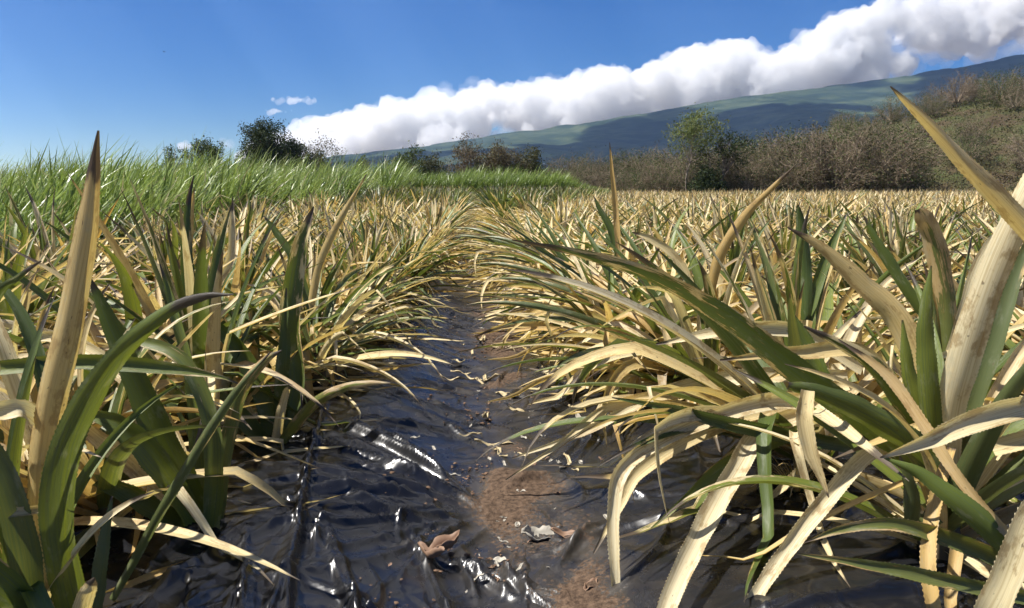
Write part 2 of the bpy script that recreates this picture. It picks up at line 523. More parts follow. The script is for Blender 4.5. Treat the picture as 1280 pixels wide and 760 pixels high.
def crease(a, b, seed, p=3.0):
    """sharp crested folds running along b"""
    n = vnoise(a + 0.35 * (fbm(a * 0.7, b * 0.9, seed + 3, 2) - 0.5), b, seed)
    return (1 - np.abs(2 * n - 1)) ** p


def fold_list():
    """straight creases of the film: x0, y0, x1, y1, bend, height, width"""
    g = np.random.default_rng(404); L, Rr = [], []
    cx, cy = CONV[0], CONV[1]
    for k in range(44):                                   # fan running together at the trodden spot, left side
        a = RAD(180 + g.uniform(-62, 62)); r0 = g.uniform(0.03, 0.25); r1 = r0 + g.uniform(0.25, 0.85)
        L.append((cx + r0 * math.cos(a), cy + r0 * math.sin(a), cx + r1 * math.cos(a + g.normal(0, 0.06)), cy + r1 * math.sin(a + g.normal(0, 0.06)),
                  g.normal(0, 0.03), g.uniform(0.010, 0.034) * min(1, 0.4 + r1), g.uniform(0.010, 0.026)))
    for k in range(70):                                   # folds running down towards the camera
        x = g.uniform(-0.75, 0.25); y = g.uniform(1.5, 2.35); a = RAD(-82 + g.normal(0, 22)); l = g.uniform(0.25, 0.95)
        L.append((x, y, x + l * math.cos(a), y + l * math.sin(a), g.normal(0, 0.03), g.uniform(0.008, 0.032), g.uniform(0.008, 0.022)))
    for k in range(60):                                   # level folds across the sheet
        x = g.uniform(-0.8, 0.1); y = g.uniform(2.2, 6.5); a = RAD(g.normal(-14, 20)); l = g.uniform(0.15, 0.6)
        L.append((x, y, x + l * math.cos(a), y + l * math.sin(a), g.normal(0, 0.04), g.uniform(0.008, 0.026), g.uniform(0.010, 0.028)))
    for k in range(110):                                  # small crinkles
        x = g.uniform(-0.9, 0.25); y = 1.5 + 3.5 * g.random() ** 1.5; a = g.uniform(0, math.pi); l = g.uniform(0.04, 0.16)
        L.append((x, y, x + l * math.cos(a), y + l * math.sin(a), g.normal(0, 0.012), g.uniform(0.003, 0.009), g.uniform(0.005, 0.010)))
    for k in range(70):
        x = g.uniform(0.1, 1.5); y = g.uniform(1.5, 4.2); a = RAD(g.normal(38, 26)); l = g.uniform(0.2, 0.7)
        Rr.append((x, y, x + l * math.cos(a), y + l * math.sin(a), g.normal(0, 0.04), g.uniform(0.008, 0.030), g.uniform(0.009, 0.026)))
    for k in range(46):
        x = g.uniform(0.1, 1.5); y = g.uniform(1.5, 3.8); a = RAD(g.normal(-50, 26)); l = g.uniform(0.12, 0.45)
        Rr.append((x, y, x + l * math.cos(a), y + l * math.sin(a), g.normal(0, 0.03), g.uniform(0.006, 0.022), g.uniform(0.008, 0.020)))
    for k in range(110):
        x = g.uniform(0.05, 1.5); y = 1.5 + 3.2 * g.random() ** 1.5; a = g.uniform(0, math.pi); l = g.uniform(0.04, 0.16)
        Rr.append((x, y, x + l * math.cos(a), y + l * math.sin(a), g.normal(0, 0.012), g.uniform(0.003, 0.009), g.uniform(0.005, 0.010)))
    return L, Rr


FOLDS = fold_list()


def folds(x, y, items):
    z = np.zeros(np.shape(x))
    xf, yf, zf = x.ravel(), y.ravel(), z.ravel()
    order = np.argsort(yf, kind="stable"); ys_ = yf[order]
    for (x0, y0, x1, y1, bend, h, w) in items:
        m = 0.12
        lo, hi = np.searchsorted(ys_, min(y0, y1) - m), np.searchsorted(ys_, max(y0, y1) + m)
        if hi <= lo: continue
        ii = order[lo:hi]
        sel = (xf[ii] > min(x0, x1) - m) & (xf[ii] < max(x0, x1) + m)
        ii = ii[sel]
        if len(ii) == 0: continue
        l = math.hypot(x1 - x0, y1 - y0); ux, uy = (x1 - x0) / l, (y1 - y0) / l
        px, py = xf[ii] - x0, yf[ii] - y0
        t = (px * ux + py * uy) / l
        d = -px * uy + py * ux - bend * 4 * t * (1 - t)
        ww = np.where(d > 0, w, w * 0.55)
        zf[ii] += 1.1 * h * np.exp(-(np.abs(d) / ww) ** 1.25) * np.sin(math.pi * np.clip(t, 0, 1)) ** 0.7
    return zf.reshape(np.shape(x))


def wrinkle(x, y, side):
    near = 1 - sstep(9, 20, y)
    wob = fbm(x * 2.2, y * 2.2, 21, 3) - 0.5
    wob2 = fbm(x * 1.1, y * 1.1, 25, 3) - 0.5
    cov = sstep(0.35, 0.62, fbm(x * 1.3, y * 1.3, 27, 3))
    z = near * 0.022 * (fbm(x * 2.6, y * 2.2, 29, 2) - 0.5)
    z = z + near * 0.012 * cov * crease(y * 3.4 + x * 1.6 + wob2 * 0.8, x * 0.4, 51, 4.0)
    z = z + near * 0.0022 * crease(x * 23 + y * 12 + wob * 1.6, y * 3.0 - x * 1.5, 55, 1.2) + near * 0.002 * crease(y * 25 - x * 9 + wob * 1.6, x * 3.0, 57, 1.2)
    z = z + folds(x, y, FOLDS[0 if side < 0 else 1])
    if side < 0:
        rip = crease(y * 4.6 + x * 2.6 + wob * 1.2, x * 1.0, 61, 1.6) * 0.026
        z = z + rip * sstep(2.9, 3.5, y) * (1 - sstep(6.0, 8.0, y)) * sstep(-0.95, -0.5, x)
        # the doubled seam where two widths of plastic overlap
        sx = np.interp(y, [1.2, 2.0, 2.6, 3.3, 5.0, 9.0], [-0.44, -0.49, -0.60, -0.66, -0.80, -0.86]) + 0.03 * (fbm(y * 2.5, y * 0 + 3, 71, 3) - 0.5)
        z = z + 0.024 * np.exp(-((x - sx) / 0.016) ** 2) + 0.016 * sstep(-0.012, 0.004, sx - x)
    return z


def sheet(name, x_out, edge_fn, side, nx):
    ys = [0.7]
    while ys[-1] < 44: ys.append(ys[-1] + 0.0040 * max(ys[-1], 1.5) * (1.0 if ys[-1] < 8 else 3.0))
    ys = np.array(ys)
    s = np.linspace(0, 1, nx)
    Y = np.repeat(ys[:, None], nx, 1)
    E = edge_fn(ys)[:, None]
    X = x_out + (E - x_out) * s[None, :] ** 0.85
    dedge = np.abs(E - X)
    Z = ground_z(X, Y) + (0.012 if side < 0 else 0.030 * sstep(0.02, -0.1, -dedge)) + wrinkle(X, Y, side) * sstep(0.0, 0.10, dedge + 0.03)
    Z = Z + 0.030 * np.exp(-((dedge - 0.03) / 0.03) ** 2) * fbm(Y * 3, Y * 0 + side, 77, 3) - 0.012 * np.exp(-(dedge / 0.012) ** 2)
    lip = np.abs(X - 0.14)
    lip = np.abs(X - 0.17 - 0.10 * (fbm(Y * 1.2, Y * 0 + 2, 87, 3) - 0.5))
    dirt = np.exp(-(lip / 0.16) ** 2) * (0.16 + 0.62 * sstep(0.45, 0.62, fbm(Y * 1.7 + 4, X * 2.0, 89, 3))) + 0.24 * np.exp(-(lip / 0.55) ** 2)
    dirt = dirt + 0.6 * np.exp(-(((X - CONV[0] - 0.10) / 0.14) ** 2 + ((Y - CONV[1]) / 0.25) ** 2))
    dirt = dirt * (0.45 + 1.0 * fbm(X * 2.4, Y * 2.0, 83, 4)) + 0.10
    dirt = dirt + 0.2 * sstep(3.0, 4.5, Y) * np.exp(-((X + 0.25) / 0.35) ** 2)
    Z = Z + 0.012 * sstep(0.55, 0.9, dirt) * fbm(X * 9, Y * 9, 91, 3)
    n = len(ys)
    idx = np.arange(n * nx).reshape(n, nx)
    q = np.stack([idx[:-1, :-1], idx[:-1, 1:], idx[1:, 1:], idx[1:, :-1]], -1).reshape(-1, 4)
    if side > 0: q = q[:, ::-1]
    me = make_mesh(name, np.stack([X, Y, Z], -1).reshape(-1, 3), q, {"dirt": dirt.ravel()})
    return mesh_obj(name, me, M_PLASTIC)


def edge_left(y): return 0.30 + 0.16 * (fbm(y * 1.6, y * 0 + 5, 101, 4) - 0.5) + 0.0 * y
def edge_right(y): return 0.06 + 0.22 * (fbm(y * 1.9, y * 0 + 9, 107, 4) - 0.5)


tag(sheet("plastic_mulch_sheet", -2.6, edge_left, -1, 400), "glossy black plastic sheet with folds and a seam under the left plants", "plastic sheet")
tag(sheet("plastic_mulch_sheet", 4.2, edge_right, 1, 440), "crumpled black plastic sheet dusted with soil under the right plants", "plastic sheet")


def ground():
    def axis(fine0, fine1, step, far):
        a = list(np.arange(fine0, fine1, step)); st = step
        x = a[-1]
        while x < far: st *= 1.25; x += st; a.append(x)
        x = a[0]; st = step
        b = []
        while x > -far: st *= 1.25; x -= st; b.append(x)
        return np.array(b[::-1] + a)
    xs = axis(-1.2, 2.0, 0.025, 9000); ys = axis(0.6, 8.0, 0.03, 9000)
    X, Y = np.meshgrid(xs, ys)
    Z = ground_z(X, Y)
    Z = np.where(np.hypot(X, Y) > 300, -0.2, Z)
    idx = np.arange(X.size).reshape(X.shape)
    q = np.stack([idx[:-1, :-1], idx[:-1, 1:], idx[1:, 1:], idx[1:, :-1]], -1).reshape(-1, 4)
    me = make_mesh("ground", np.stack([X, Y, Z], -1).reshape(-1, 3), q)
    tag(mesh_obj("ground", me, M_SOIL), kind="structure")


ground()

# ------------------------------------------------------------------ hero leaves (close plants)
def catmull(pts, n):
    pts = np.asarray(pts, float)
    p = np.vstack([2 * pts[0] - pts[1], pts, 2 * pts[-1] - pts[-2]])
    out = []
    m = len(pts) - 1
    for s in np.linspace(0, m - 1e-6, n):
        i = int(s); f = s - i
        a, b, c, d = p[i], p[i + 1], p[i + 2], p[i + 3]
        out.append(0.5 * (2 * b + (c - a) * f + (2 * a - 5 * b + 4 * c - d) * f ** 2 + (3 * b - a - 3 * c + d) * f ** 3))
    return np.array(out)


def hero(S, spec, wither, tone, r1=None, tip=0.3, cup=0.2, roll=0.0, teeth=0.0015, n=34):
    """spec: rows (px, py, distance, width px); leaf strip through them"""
    a = np.array(spec, float)
    w = 0.77 * a[:, 3] / FPX * a[:, 2]
    pts = np.array([P(*r[:3]) for r in a])
    full = catmull(np.column_stack([pts, w]), n)
    p, wd = full[:, :3], np.maximum(full[:, 3], 0.0012)
    T = nrm(np.gradient(p, axis=0))
    view = nrm(p - CAM)
    side = np.cross(T, view)
    for i in range(1, n):
        if np.dot(side[i], side[i - 1]) < 0: side[i] *= -1
    kx = np.arange(n) * 0.42 + spec[0][0] * 0.37
    wd = wd * (1 + 0.16 * (vnoise(kx, kx * 0 + 1.7, 11) - 0.5)); roll = roll + 0.55 * (vnoise(kx * 0.45, kx * 0 + 4.2, 12) - 0.5)
    rr = r1 if r1 is not None else (abs(hash((round(spec[0][0]), round(spec[1][1])))) % 97) / 97
    S.leaf(p, wd, side, (wither, rr, tone, tip), 6, cup, roll, teeth)


R = np.random.default_rng(7)
HERO = []          # plants with drawn leaves: (root, ...)


def hero_plant(base, label, single, green, dry, filler=None, group=None):
    """single: leaves with a look of their own [(label, kwargs)], green / dry: lists of kwargs"""
    root = empty("pineapple_plant", base)
    tag(root, label, "pineapple plant", group)
    off = Vector([-c for c in base])

    def put(S, name, lab=None):
        o = S.build(name, M_LEAF, root)
        o.data.transform(__import__("mathutils").Matrix.Translation(off))
        if lab: o["label"] = lab
    for lab, kw in single:
        S = Strips(); hero(S, **kw); put(S, "leaf", lab)
    Sg, Sd = Strips(), Strips()
    for kw in green: hero(Sg, **kw)
    for kw in dry: hero(Sd, **kw)
    if filler:
        Fg, Fd = Strips(), Strips()
        filler(Fg, Fd)
        for F, S in ((Fg, Sg), (Fd, Sd)):
            if F.n:
                v, q, uv, d = F.arrays()
                S.v.append(v + np.array(base)); S.q.append(q + S.n); S.uv.append(uv); S.d.append(d); S.n += len(v)
    if Sg.n: put(Sg, "green_leaves")
    if Sd.n: put(Sd, "withered_leaves")
    mesh_obj("stem", stem_mesh(R), M_STEM, root)
    return root


def H(spec, wither, tone, **kw): return dict(spec=spec, wither=wither, tone=tone, **kw)


def fill(kind, lean, wither, n, size, seed, flip=False):
    def f(Sg, Sd):
        a, b = Strips(), Strips()
        plant(np.random.default_rng(seed), a, b, kind, 0, lean, wither, n, size)
        for A, S in ((a, Sg), (b, Sd)):
            if A.n:
                v, q, uv, d = A.arrays()
                if flip: v = v * np.array([-1, -1, 1])
                S.v.append(v); S.q.append(q); S.uv.append(uv); S.d.append(d); S.n = len(v)
    return f


bz = lambda x, y: float(ground_z(np.array(x), np.array(y))) + 0.02


def gbase(x, y): return (x, y, bz(x, y))


# --- left corner plant, first on the left of the path
hero_plant(gbase(-0.98, 1.50), "large near left corner pineapple plant, its tall straw leaf tipped with black",
    single=[
        ("tall straw coloured leaf standing upright with a black tip", H([(66, 770, 1.62, 36), (50, 640, 1.56, 44), (60, 520, 1.50, 45), (86, 400, 1.45, 42), (107, 290, 1.42, 32), (117, 215, 1.40, 19), (123, 163, 1.38, 3)], 0.78, 0.10, tip=0.6, cup=0.25, roll=0.15)),
        ("broad green leaf bending over with a dry grey tip", H([(95, 775, 1.55, 46), (73, 660, 1.46, 50), (85, 555, 1.40, 46), (140, 455, 1.36, 36), (205, 392, 1.33, 22), (255, 371, 1.31, 12), (292, 368, 1.30, 2)], 0.10, 0.45, tip=1.0, cup=0.24, roll=-0.1)),
    ],
    green=[
        H([(40, 780, 1.5, 40), (30, 690, 1.46, 44), (5, 600, 1.44, 40), (-40, 520, 1.42, 26), (-80, 480, 1.4, 4)], 0.2, 0.75),
        H([(60, 790, 1.55, 44), (20, 745, 1.45, 50), (-40, 700, 1.4, 44), (-120, 690, 1.35, 10)], 0.35, 0.3),
        H([(140, 750, 1.75, 11), (190, 660, 1.70, 15), (245, 565, 1.66, 16), (295, 490, 1.64, 12), (338, 440, 1.62, 2)], 0.30, 0.82, tip=0.2, cup=0.3),
        H([(78, 700, 1.7, 26), (75, 600, 1.72, 30), (66, 520, 1.74, 27), (30, 400, 1.78, 18), (-20, 330, 1.8, 3)], 0.15, 0.05),
        H([(-60, 560, 1.4, 20), (-10, 385, 1.35, 15), (25, 345, 1.33, 9), (52, 326, 1.31, 2)], 0.25, 0.1, tip=0.8),
        H([(0, 460, 1.75, 22), (90, 452, 1.78, 24), (190, 458, 1.82, 22), (270, 470, 1.86, 8), (300, 480, 1.88, 2)], 0.33, 0.6),
        H([(118, 770, 1.6, 22), (128, 690, 1.62, 20), (140, 620, 1.66, 3)], 0.25, 0.86, tip=0.2),
    ],
    dry=[
        H([(-30, 520, 1.5, 20), (10, 512, 1.48, 30), (40, 516, 1.5, 26), (70, 560, 1.56, 16), (80, 640, 1.6, 10)], 0.95, 0.45),
        H([(-30, 640, 1.46, 14), (20, 640, 1.45, 16), (60, 636, 1.48, 10), (90, 640, 1.5, 2)], 0.9, 0.2),
        H([(95, 790, 1.5, 28), (105, 752, 1.45, 26), (112, 735, 1.43, 22), (118, 722, 1.42, 3)], 0.62, 0.3, tip=0.9),
        H([(60, 600, 1.8, 26), (20, 480, 1.8, 30), (-10, 400, 1.8, 24), (-60, 300, 1.85, 6)], 0.8, 0.5),
    ],
    filler=fill("upright", -0.15, 0.35, 16, 0.72, 10))

# --- second plant on the left
hero_plant(gbase(-1.02, 2.05), "pineapple plant with broad serrated dark green leaves, second from camera on the path's left edge",
    single=[("broad dark green serrated leaf rising over the plastic", H([(258, 672, 2.12, 38), (232, 610, 2.08, 46), (190, 520, 2.02, 44), (150, 430, 1.98, 32), (122, 370, 1.95, 14), (112, 345, 1.94, 2)], 0.14, 0.22, cup=0.2))],
    green=[
        H([(262, 670, 2.1, 26), (268, 600, 2.08, 30), (262, 520, 2.06, 28), (228, 450, 2.06, 22), (170, 425, 2.08, 14), (120, 420, 2.1, 2)], 0.32, 0.7),
        H([(250, 660, 2.1, 30), (205, 590, 2.0, 40), (160, 540, 1.96, 36), (120, 520, 1.95, 20), (70, 520, 1.94, 3)], 0.2, 0.35),
        H([(270, 660, 2.15, 20), (282, 560, 2.12, 24), (302, 490, 2.1, 20), (330, 452, 2.08, 14), (352, 438, 2.07, 2)], 0.40, 0.95),
        H([(245, 660, 2.15, 26), (200, 640, 2.05, 32), (150, 612, 2.0, 28), (95, 590, 2.0, 10)], 0.3, 0.1),
        H([(255, 665, 2.2, 20), (248, 580, 2.25, 24), (240, 480, 2.28, 20), (215, 380, 2.3, 12), (200, 330, 2.3, 2)], 0.22, 0.5),
    ],
    dry=[
        H([(240, 650, 2.2, 26), (190, 605, 2.12, 30), (150, 570, 2.08, 30), (112, 540, 2.05, 22), (90, 520, 2.02, 4)], 0.93, 0.35),
        H([(280, 650, 2.2, 5), (258, 560, 2.2, 7), (258, 490, 2.18, 5), (257, 440, 2.16, 1)], 0.8, 0.99),
        H([(250, 640, 2.25, 26), (200, 520, 2.3, 30), (130, 450, 2.35, 26), (60, 420, 2.4, 18), (-10, 440, 2.4, 4)], 0.92, 0.5),
        H([(300, 690, 2.0, 7), (230, 705, 1.9, 9), (150, 735, 1.8, 10), (90, 765, 1.75, 3)], 0.95, 0.9),
    ],
    filler=fill("field", -0.35, 0.7, 26, 0.85, 23))

# --- third plant on the left, one long leaf lying out over the path
hero_plant(gbase(-1.00, 2.78), "green pineapple plant on the left edge with one arched leaf reaching over the plastic",
    single=[("yellow green leaf arched out low over the black plastic", H([(340, 572, 2.85, 10), (362, 540, 2.78, 17), (395, 503, 2.70, 17), (432, 484, 2.62, 13), (462, 479, 2.56, 8), (488, 479, 2.5, 2)], 0.45, 0.98, tip=0.1, cup=0.3))],
    green=[
        H([(345, 570, 2.9, 24), (330, 500, 2.9, 30), (300, 440, 2.9, 26), (260, 400, 2.9, 14), (232, 380, 2.9, 2)], 0.1, 0.2),
        H([(352, 560, 2.9, 22), (368, 480, 2.95, 30), (362, 400, 2.95, 32), (372, 320, 2.95, 26), (384, 280, 2.95, 14), (392, 258, 2.95, 2)], 0.42, 0.3, tip=0.5),
        H([(350, 565, 2.95, 18), (352, 480, 2.9, 22), (356, 420, 2.9, 16), (358, 360, 2.9, 2)], 0.15, 0.1),
        H([(340, 565, 2.9, 22), (300, 520, 2.8, 28), (255, 490, 2.75, 24), (200, 476, 2.7, 6)], 0.12, 0.75),
    ],
    dry=[
        H([(345, 560, 2.85, 16), (350, 520, 2.8, 14), (358, 490, 2.78, 10), (362, 484, 2.76, 2)], 0.85, 0.5),
        H([(330, 560, 2.9, 20), (280, 470, 2.9, 26), (220, 420, 2.9, 24), (150, 400, 2.9, 6)], 0.9, 0.4),
    ],
    filler=fill("upright", -0.1, 0.42, 26, 0.95, 13))

# --- the big plant on the right, nearest the camera
hero_plant(gbase(1.22, 1.78), "big tangled pineapple plant at the near right with tall straw leaves and glossy green centre",
    single=[
        ("thick straw leaf rising out of the right picture edge", H([(1188, 640, 1.95, 34), (1183, 545, 1.85, 44), (1203, 450, 1.74, 47), (1238, 345, 1.63, 46), (1285, 240, 1.54, 42), (1340, 150, 1.5, 30), (1380, 110, 1.45, 20)], 0.80, 0.62, tip=0.2, cup=0.26, roll=0.12)),
        ("straight straw leaf slanting up to a torn point", H([(1420, 440, 1.6, 34), (1330, 335, 1.5, 36), (1262, 262, 1.42, 31), (1215, 212, 1.38, 27), (1172, 166, 1.34, 20), (1134, 128, 1.30, 11), (1113, 108, 1.28, 2)], 0.86, 0.24, tip=0.15, cup=0.3, roll=-0.2)),
        ("very long green leaf with a straw edge reaching left over the path", H([(1165, 600, 1.95, 40), (1105, 545, 1.90, 42), (1005, 472, 1.82, 44), (915, 402, 1.76, 38), (820, 347, 1.70, 26), (730, 318, 1.66, 15), (640, 300, 1.62, 2)], 0.40, 0.18, tip=0.6, cup=0.12, roll=0.35)),
        ("short glossy green leaf upright in the plant's centre", H([(1172, 600, 1.9, 26), (1163, 510, 1.82, 30), (1157, 440, 1.78, 28), (1158, 380, 1.75, 18), (1164, 332, 1.73, 2)], 0.05, 0.55, tip=0.0, cup=0.2)),
        ("dark green leaf slanting down to the right corner", H([(1105, 572, 1.62, 3), (1150, 592, 1.6, 20), (1200, 628, 1.58, 34), (1250, 672, 1.58, 42), (1300, 720, 1.6, 44), (1340, 760, 1.65, 40)], 0.05, 0.25, tip=0.0, cup=0.24)),
        ("straw leaf pointing left across the plant's middle", H([(1400, 490, 1.7, 36), (1300, 503, 1.62, 40), (1230, 522, 1.55, 36), (1160, 550, 1.5, 26), (1100, 572, 1.46, 3)], 0.93, 0.48, tip=0.1, cup=0.3, roll=0.25)),
    ],
    green=[
        H([(1180, 610, 1.9, 36), (1140, 555, 1.82, 42), (1080, 515, 1.76, 38), (1020, 490, 1.72, 26), (985, 482, 1.7, 12)], 0.18, 0.5, tip=0.0, cup=0.24),
        H([(1172, 600, 1.95, 20), (1150, 520, 1.9, 24), (1135, 460, 1.88, 20), (1128, 400, 1.86, 3)], 0.08, 0.6, tip=0.0),
        H([(1190, 600, 1.95, 26), (1140, 520, 1.9, 30), (1090, 455, 1.86, 26), (1040, 425, 1.84, 14), (1005, 408, 1.82, 3)], 0.42, 0.3, tip=0.8),
        H([(1185, 610, 1.95, 18), (1210, 520, 1.9, 28), (1245, 420, 1.86, 28), (1275, 330, 1.84, 18), (1300, 270, 1.8, 3)], 0.32, 0.85),
        H([(1180, 640, 1.9, 24), (1145, 655, 1.85, 26), (1138, 610, 1.8, 20), (1125, 570, 1.78, 3)], 0.18, 0.9),
        H([(1320, 740, 1.7, 26), (1230, 690, 1.66, 28), (1130, 658, 1.62, 22), (1060, 660, 1.6, 14), (1005, 678, 1.58, 2)], 0.38, 0.97, tip=0.1, cup=0.28),
        H([(1350, 760, 1.6, 24), (1240, 738, 1.56, 24), (1130, 715, 1.54, 20), (1060, 702, 1.52, 12), (996, 692, 1.5, 2)], 0.36, 0.95, tip=0.1, cup=0.28),
        H([(1190, 620, 1.95, 30), (1230, 560, 1.9, 34), (1280, 520, 1.85, 30), (1340, 500, 1.8, 4)], 0.2, 0.35),
    ],
    dry=[
        H([(1176, 640, 1.85, 24), (1050, 575, 1.75, 4)] if False else [(1170, 780, 1.55, 22), (1160, 700, 1.6, 22), (1170, 620, 1.68, 20), (1190, 560, 1.75, 12)], 0.9, 0.9, tip=0.0),
        H([(1290, 700, 1.55, 12), (1210, 612, 1.6, 16), (1160, 540, 1.66, 18), (1110, 470, 1.72, 16), (1048, 424, 1.76, 2)], 0.85, 0.95, tip=0.7),
        H([(1180, 560, 1.95, 26), (1128, 410, 1.95, 38), (1075, 352, 1.95, 30), (1025, 308, 1.95, 16), (984, 284, 1.95, 2)], 0.85, 0.1, tip=0.5, cup=0.14),
        H([(1220, 800, 1.38, 44), (1255, 730, 1.34, 44), (1290, 640, 1.3, 36), (1330, 570, 1.28, 10)], 0.96, 0.45, tip=0.0),
        H([(1010, 488, 1.70, 20), (1006, 520, 1.69, 24), (1014, 565, 1.69, 22), (1026, 596, 1.69, 12), (1036, 622, 1.69, 2)], 0.94, 0.3, tip=0.3, cup=0.3),
        H([(1165, 600, 1.98, 24), (1100, 560, 1.92, 24), (1020, 640, 1.84, 26), (975, 700, 1.8, 24), (925, 775, 1.74, 20)], 0.78, 0.55, tip=0.0, cup=0.3),
        H([(1240, 560, 1.8, 26), (1330, 540, 1.75, 30), (1400, 560, 1.7, 20)], 0.9, 0.3),
        H([(1180, 590, 2.0, 22), (1090, 450, 2.0, 26), (1000, 440, 2.0, 22), (900, 450, 2.0, 3)], 0.9, 0.2),
    ],
    filler=fill("field", 0.15, 0.68, 26, 0.85, 17))

# --- right plant behind it, its long leaves broken down onto the plastic
hero_plant(gbase(1.18, 2.35), "collapsed pineapple plant on the right path edge, long pale leaves folded down onto the plastic",
    single=[
        ("pale leaf arched over and broken straight down to the soil", H([(1080, 520, 2.35, 24), (980, 500, 2.25, 28), (890, 522, 2.15, 27), (815, 556, 2.06, 24), (776, 590, 2.0, 24), (767, 640, 1.98, 21), (768, 690, 1.96, 18), (770, 742, 1.95, 14)], 0.82, 0.62, tip=0.0, cup=0.3)),
        ("stout pale leaf slanting down to the bottom of the picture", H([(1060, 500, 2.4, 28), (960, 535, 2.25, 30), (918, 590, 2.08, 32), (878, 662, 1.92, 34), (845, 730, 1.76, 32), (818, 800, 1.62, 30)], 0.76, 0.66, tip=0.0, cup=0.26)),
        ("thin dark green leaf lying nearly level to the left", H([(1075, 560, 2.3, 20), (985, 545, 2.2, 24), (905, 528, 2.12, 22), (845, 512, 2.08, 14), (765, 497, 2.04, 2)], 0.08, 0.0, tip=0.0, cup=0.2)),
    ],
    green=[
        H([(1020, 530, 2.3, 16), (950, 560, 2.22, 22), (900, 585, 2.16, 18), (850, 630, 2.1, 10), (812, 662, 2.08, 2)], 0.25, 0.6, tip=0.0),
        H([(1060, 560, 2.4, 20), (1030, 480, 2.4, 28), (1010, 430, 2.4, 22), (990, 390, 2.4, 3)], 0.1, 0.3),
    ],
    dry=[
        H([(1060, 505, 2.4, 22), (960, 512, 2.3, 22), (870, 545, 2.2, 22), (800, 590, 2.12, 20), (775, 632, 2.08, 14), (742, 692, 2.02, 3)], 0.9, 0.3, tip=0.3),
        H([(1050, 540, 2.35, 18), (1000, 590, 2.3, 18), (965, 620, 2.26, 8), (940, 640, 2.24, 2)], 0.88, 0.4),
        H([(1060, 480, 2.45, 20), (960, 500, 2.5, 22), (860, 490, 2.5, 20), (760, 510, 2.5, 14), (700, 555, 2.5, 8), (632, 600, 2.52, 2)], 0.9, 0.35, tip=0.2),
        H([(1060, 470, 2.5, 20), (940, 470, 2.5, 24), (830, 490, 2.6, 20), (730, 540, 2.65, 12), (640, 573, 2.68, 2)], 0.78, 0.6, tip=0.1),
        H([(1070, 540, 2.4, 16), (1000, 520, 2.35, 18), (930, 560, 2.3, 16), (870, 600, 2.26, 3)], 0.9, 0.1),
        H([(1080, 460, 2.5, 24), (1000, 415, 2.5, 26), (920, 412, 2.5, 22), (820, 430, 2.55, 4)], 0.9, 0.5),
    ],
    filler=fill("edge", -0.3, 0.62, 30, 1.0, 19))

# --- plants farther in whose leaves stand out above the rest
ACC = []


def accent(px, d, label, single, green, dry, kind, wither, seed):
    p = P(px, 400, d); ACC.append((p[0], p[1]))
    hero_plant(gbase(p[0], p[1]), label, single, green, dry, filler=fill(kind, -0.1, wither, 26, 0.82, seed))


accent(890, 3.2, "pineapple plant with one spotted amber leaf standing above the right canopy and pointing right",
       [("spotted amber leaf curving up to the right", H([(884, 400, 3.2, 10), (898, 325, 3.15, 17), (930, 272, 3.1, 15), (962, 238, 3.05, 9), (996, 205, 3.0, 1.5)], 0.80, 0.9, tip=0.9, teeth=0))], [],
       [H([(890, 420, 3.2, 12), (850, 330, 3.2, 14), (815, 300, 3.2, 12), (790, 290, 3.2, 2)], 0.9, 0.3, teeth=0)], "field", 0.7, 31)
accent(1180, 2.62, "pineapple plant with one broad grey green leaf snapped off blunt in the right canopy",
       [("broad grey green leaf, folded blunt at the top", H([(1186, 440, 2.62, 26), (1180, 360, 2.58, 32), (1166, 300, 2.55, 32), (1154, 272, 2.52, 26), (1148, 261, 2.51, 10)], 0.50, 0.95, tip=0.0, cup=0.35, teeth=0))],
       [H([(1185, 440, 2.7, 14), (1120, 340, 2.7, 18), (1095, 300, 2.7, 12), (1080, 270, 2.7, 2)], 0.2, 0.2, teeth=0)],
       [H([(1190, 440, 2.6, 18), (1225, 330, 2.55, 20), (1260, 290, 2.5, 18), (1300, 300, 2.45, 4)], 0.9, 0.6, teeth=0)], "field", 0.6, 32)
accent(1005, 2.9, "dark green pineapple plant with a stiff upright leaf in the middle of the right canopy",
       [("stiff dark green upright leaf", H([(1008, 400, 2.9, 16), (1006, 330, 2.9, 20), (1001, 280, 2.88, 15), (998, 256, 2.86, 2)], 0.08, 0.0, tip=0.0, teeth=0))],
       [H([(1010, 400, 2.9, 14), (1030, 330, 2.9, 16), (1048, 290, 2.9, 10), (1058, 268, 2.9, 2)], 0.3, 0.2, teeth=0)], [], "upright", 0.45, 33)
accent(770, 4.0, "pineapple plant with one thin amber leaf rising straight up right of the path",
       [("thin amber leaf standing straight up", H([(775, 340, 4.0, 9), (771, 280, 3.98, 10), (766, 225, 3.95, 7), (762, 178, 3.92, 1)], 0.78, 0.93, tip=0.3, teeth=0))],
       [H([(778, 340, 4.0, 10), (765, 290, 4.0, 12), (750, 262, 4.0, 8), (742, 245, 4.0, 1)], 0.2, 0.1, teeth=0)], [], "field", 0.7, 34)
accent(236, 3.4, "pineapple plant with one amber leaf upright before the grass on the far left",
       [("upright amber leaf", H([(230, 390, 3.4, 14), (233, 320, 3.4, 17), (237, 275, 3.38, 13), (243, 235, 3.36, 1.5)], 0.85, 0.05, tip=0.2, teeth=0))],
       [], [H([(240, 390, 3.4, 12), (285, 330, 3.4, 14), (290, 280, 3.4, 9), (291, 245, 3.4, 1.5)], 0.85, 0.75, tip=0.9, teeth=0)], "field", 0.7, 35)
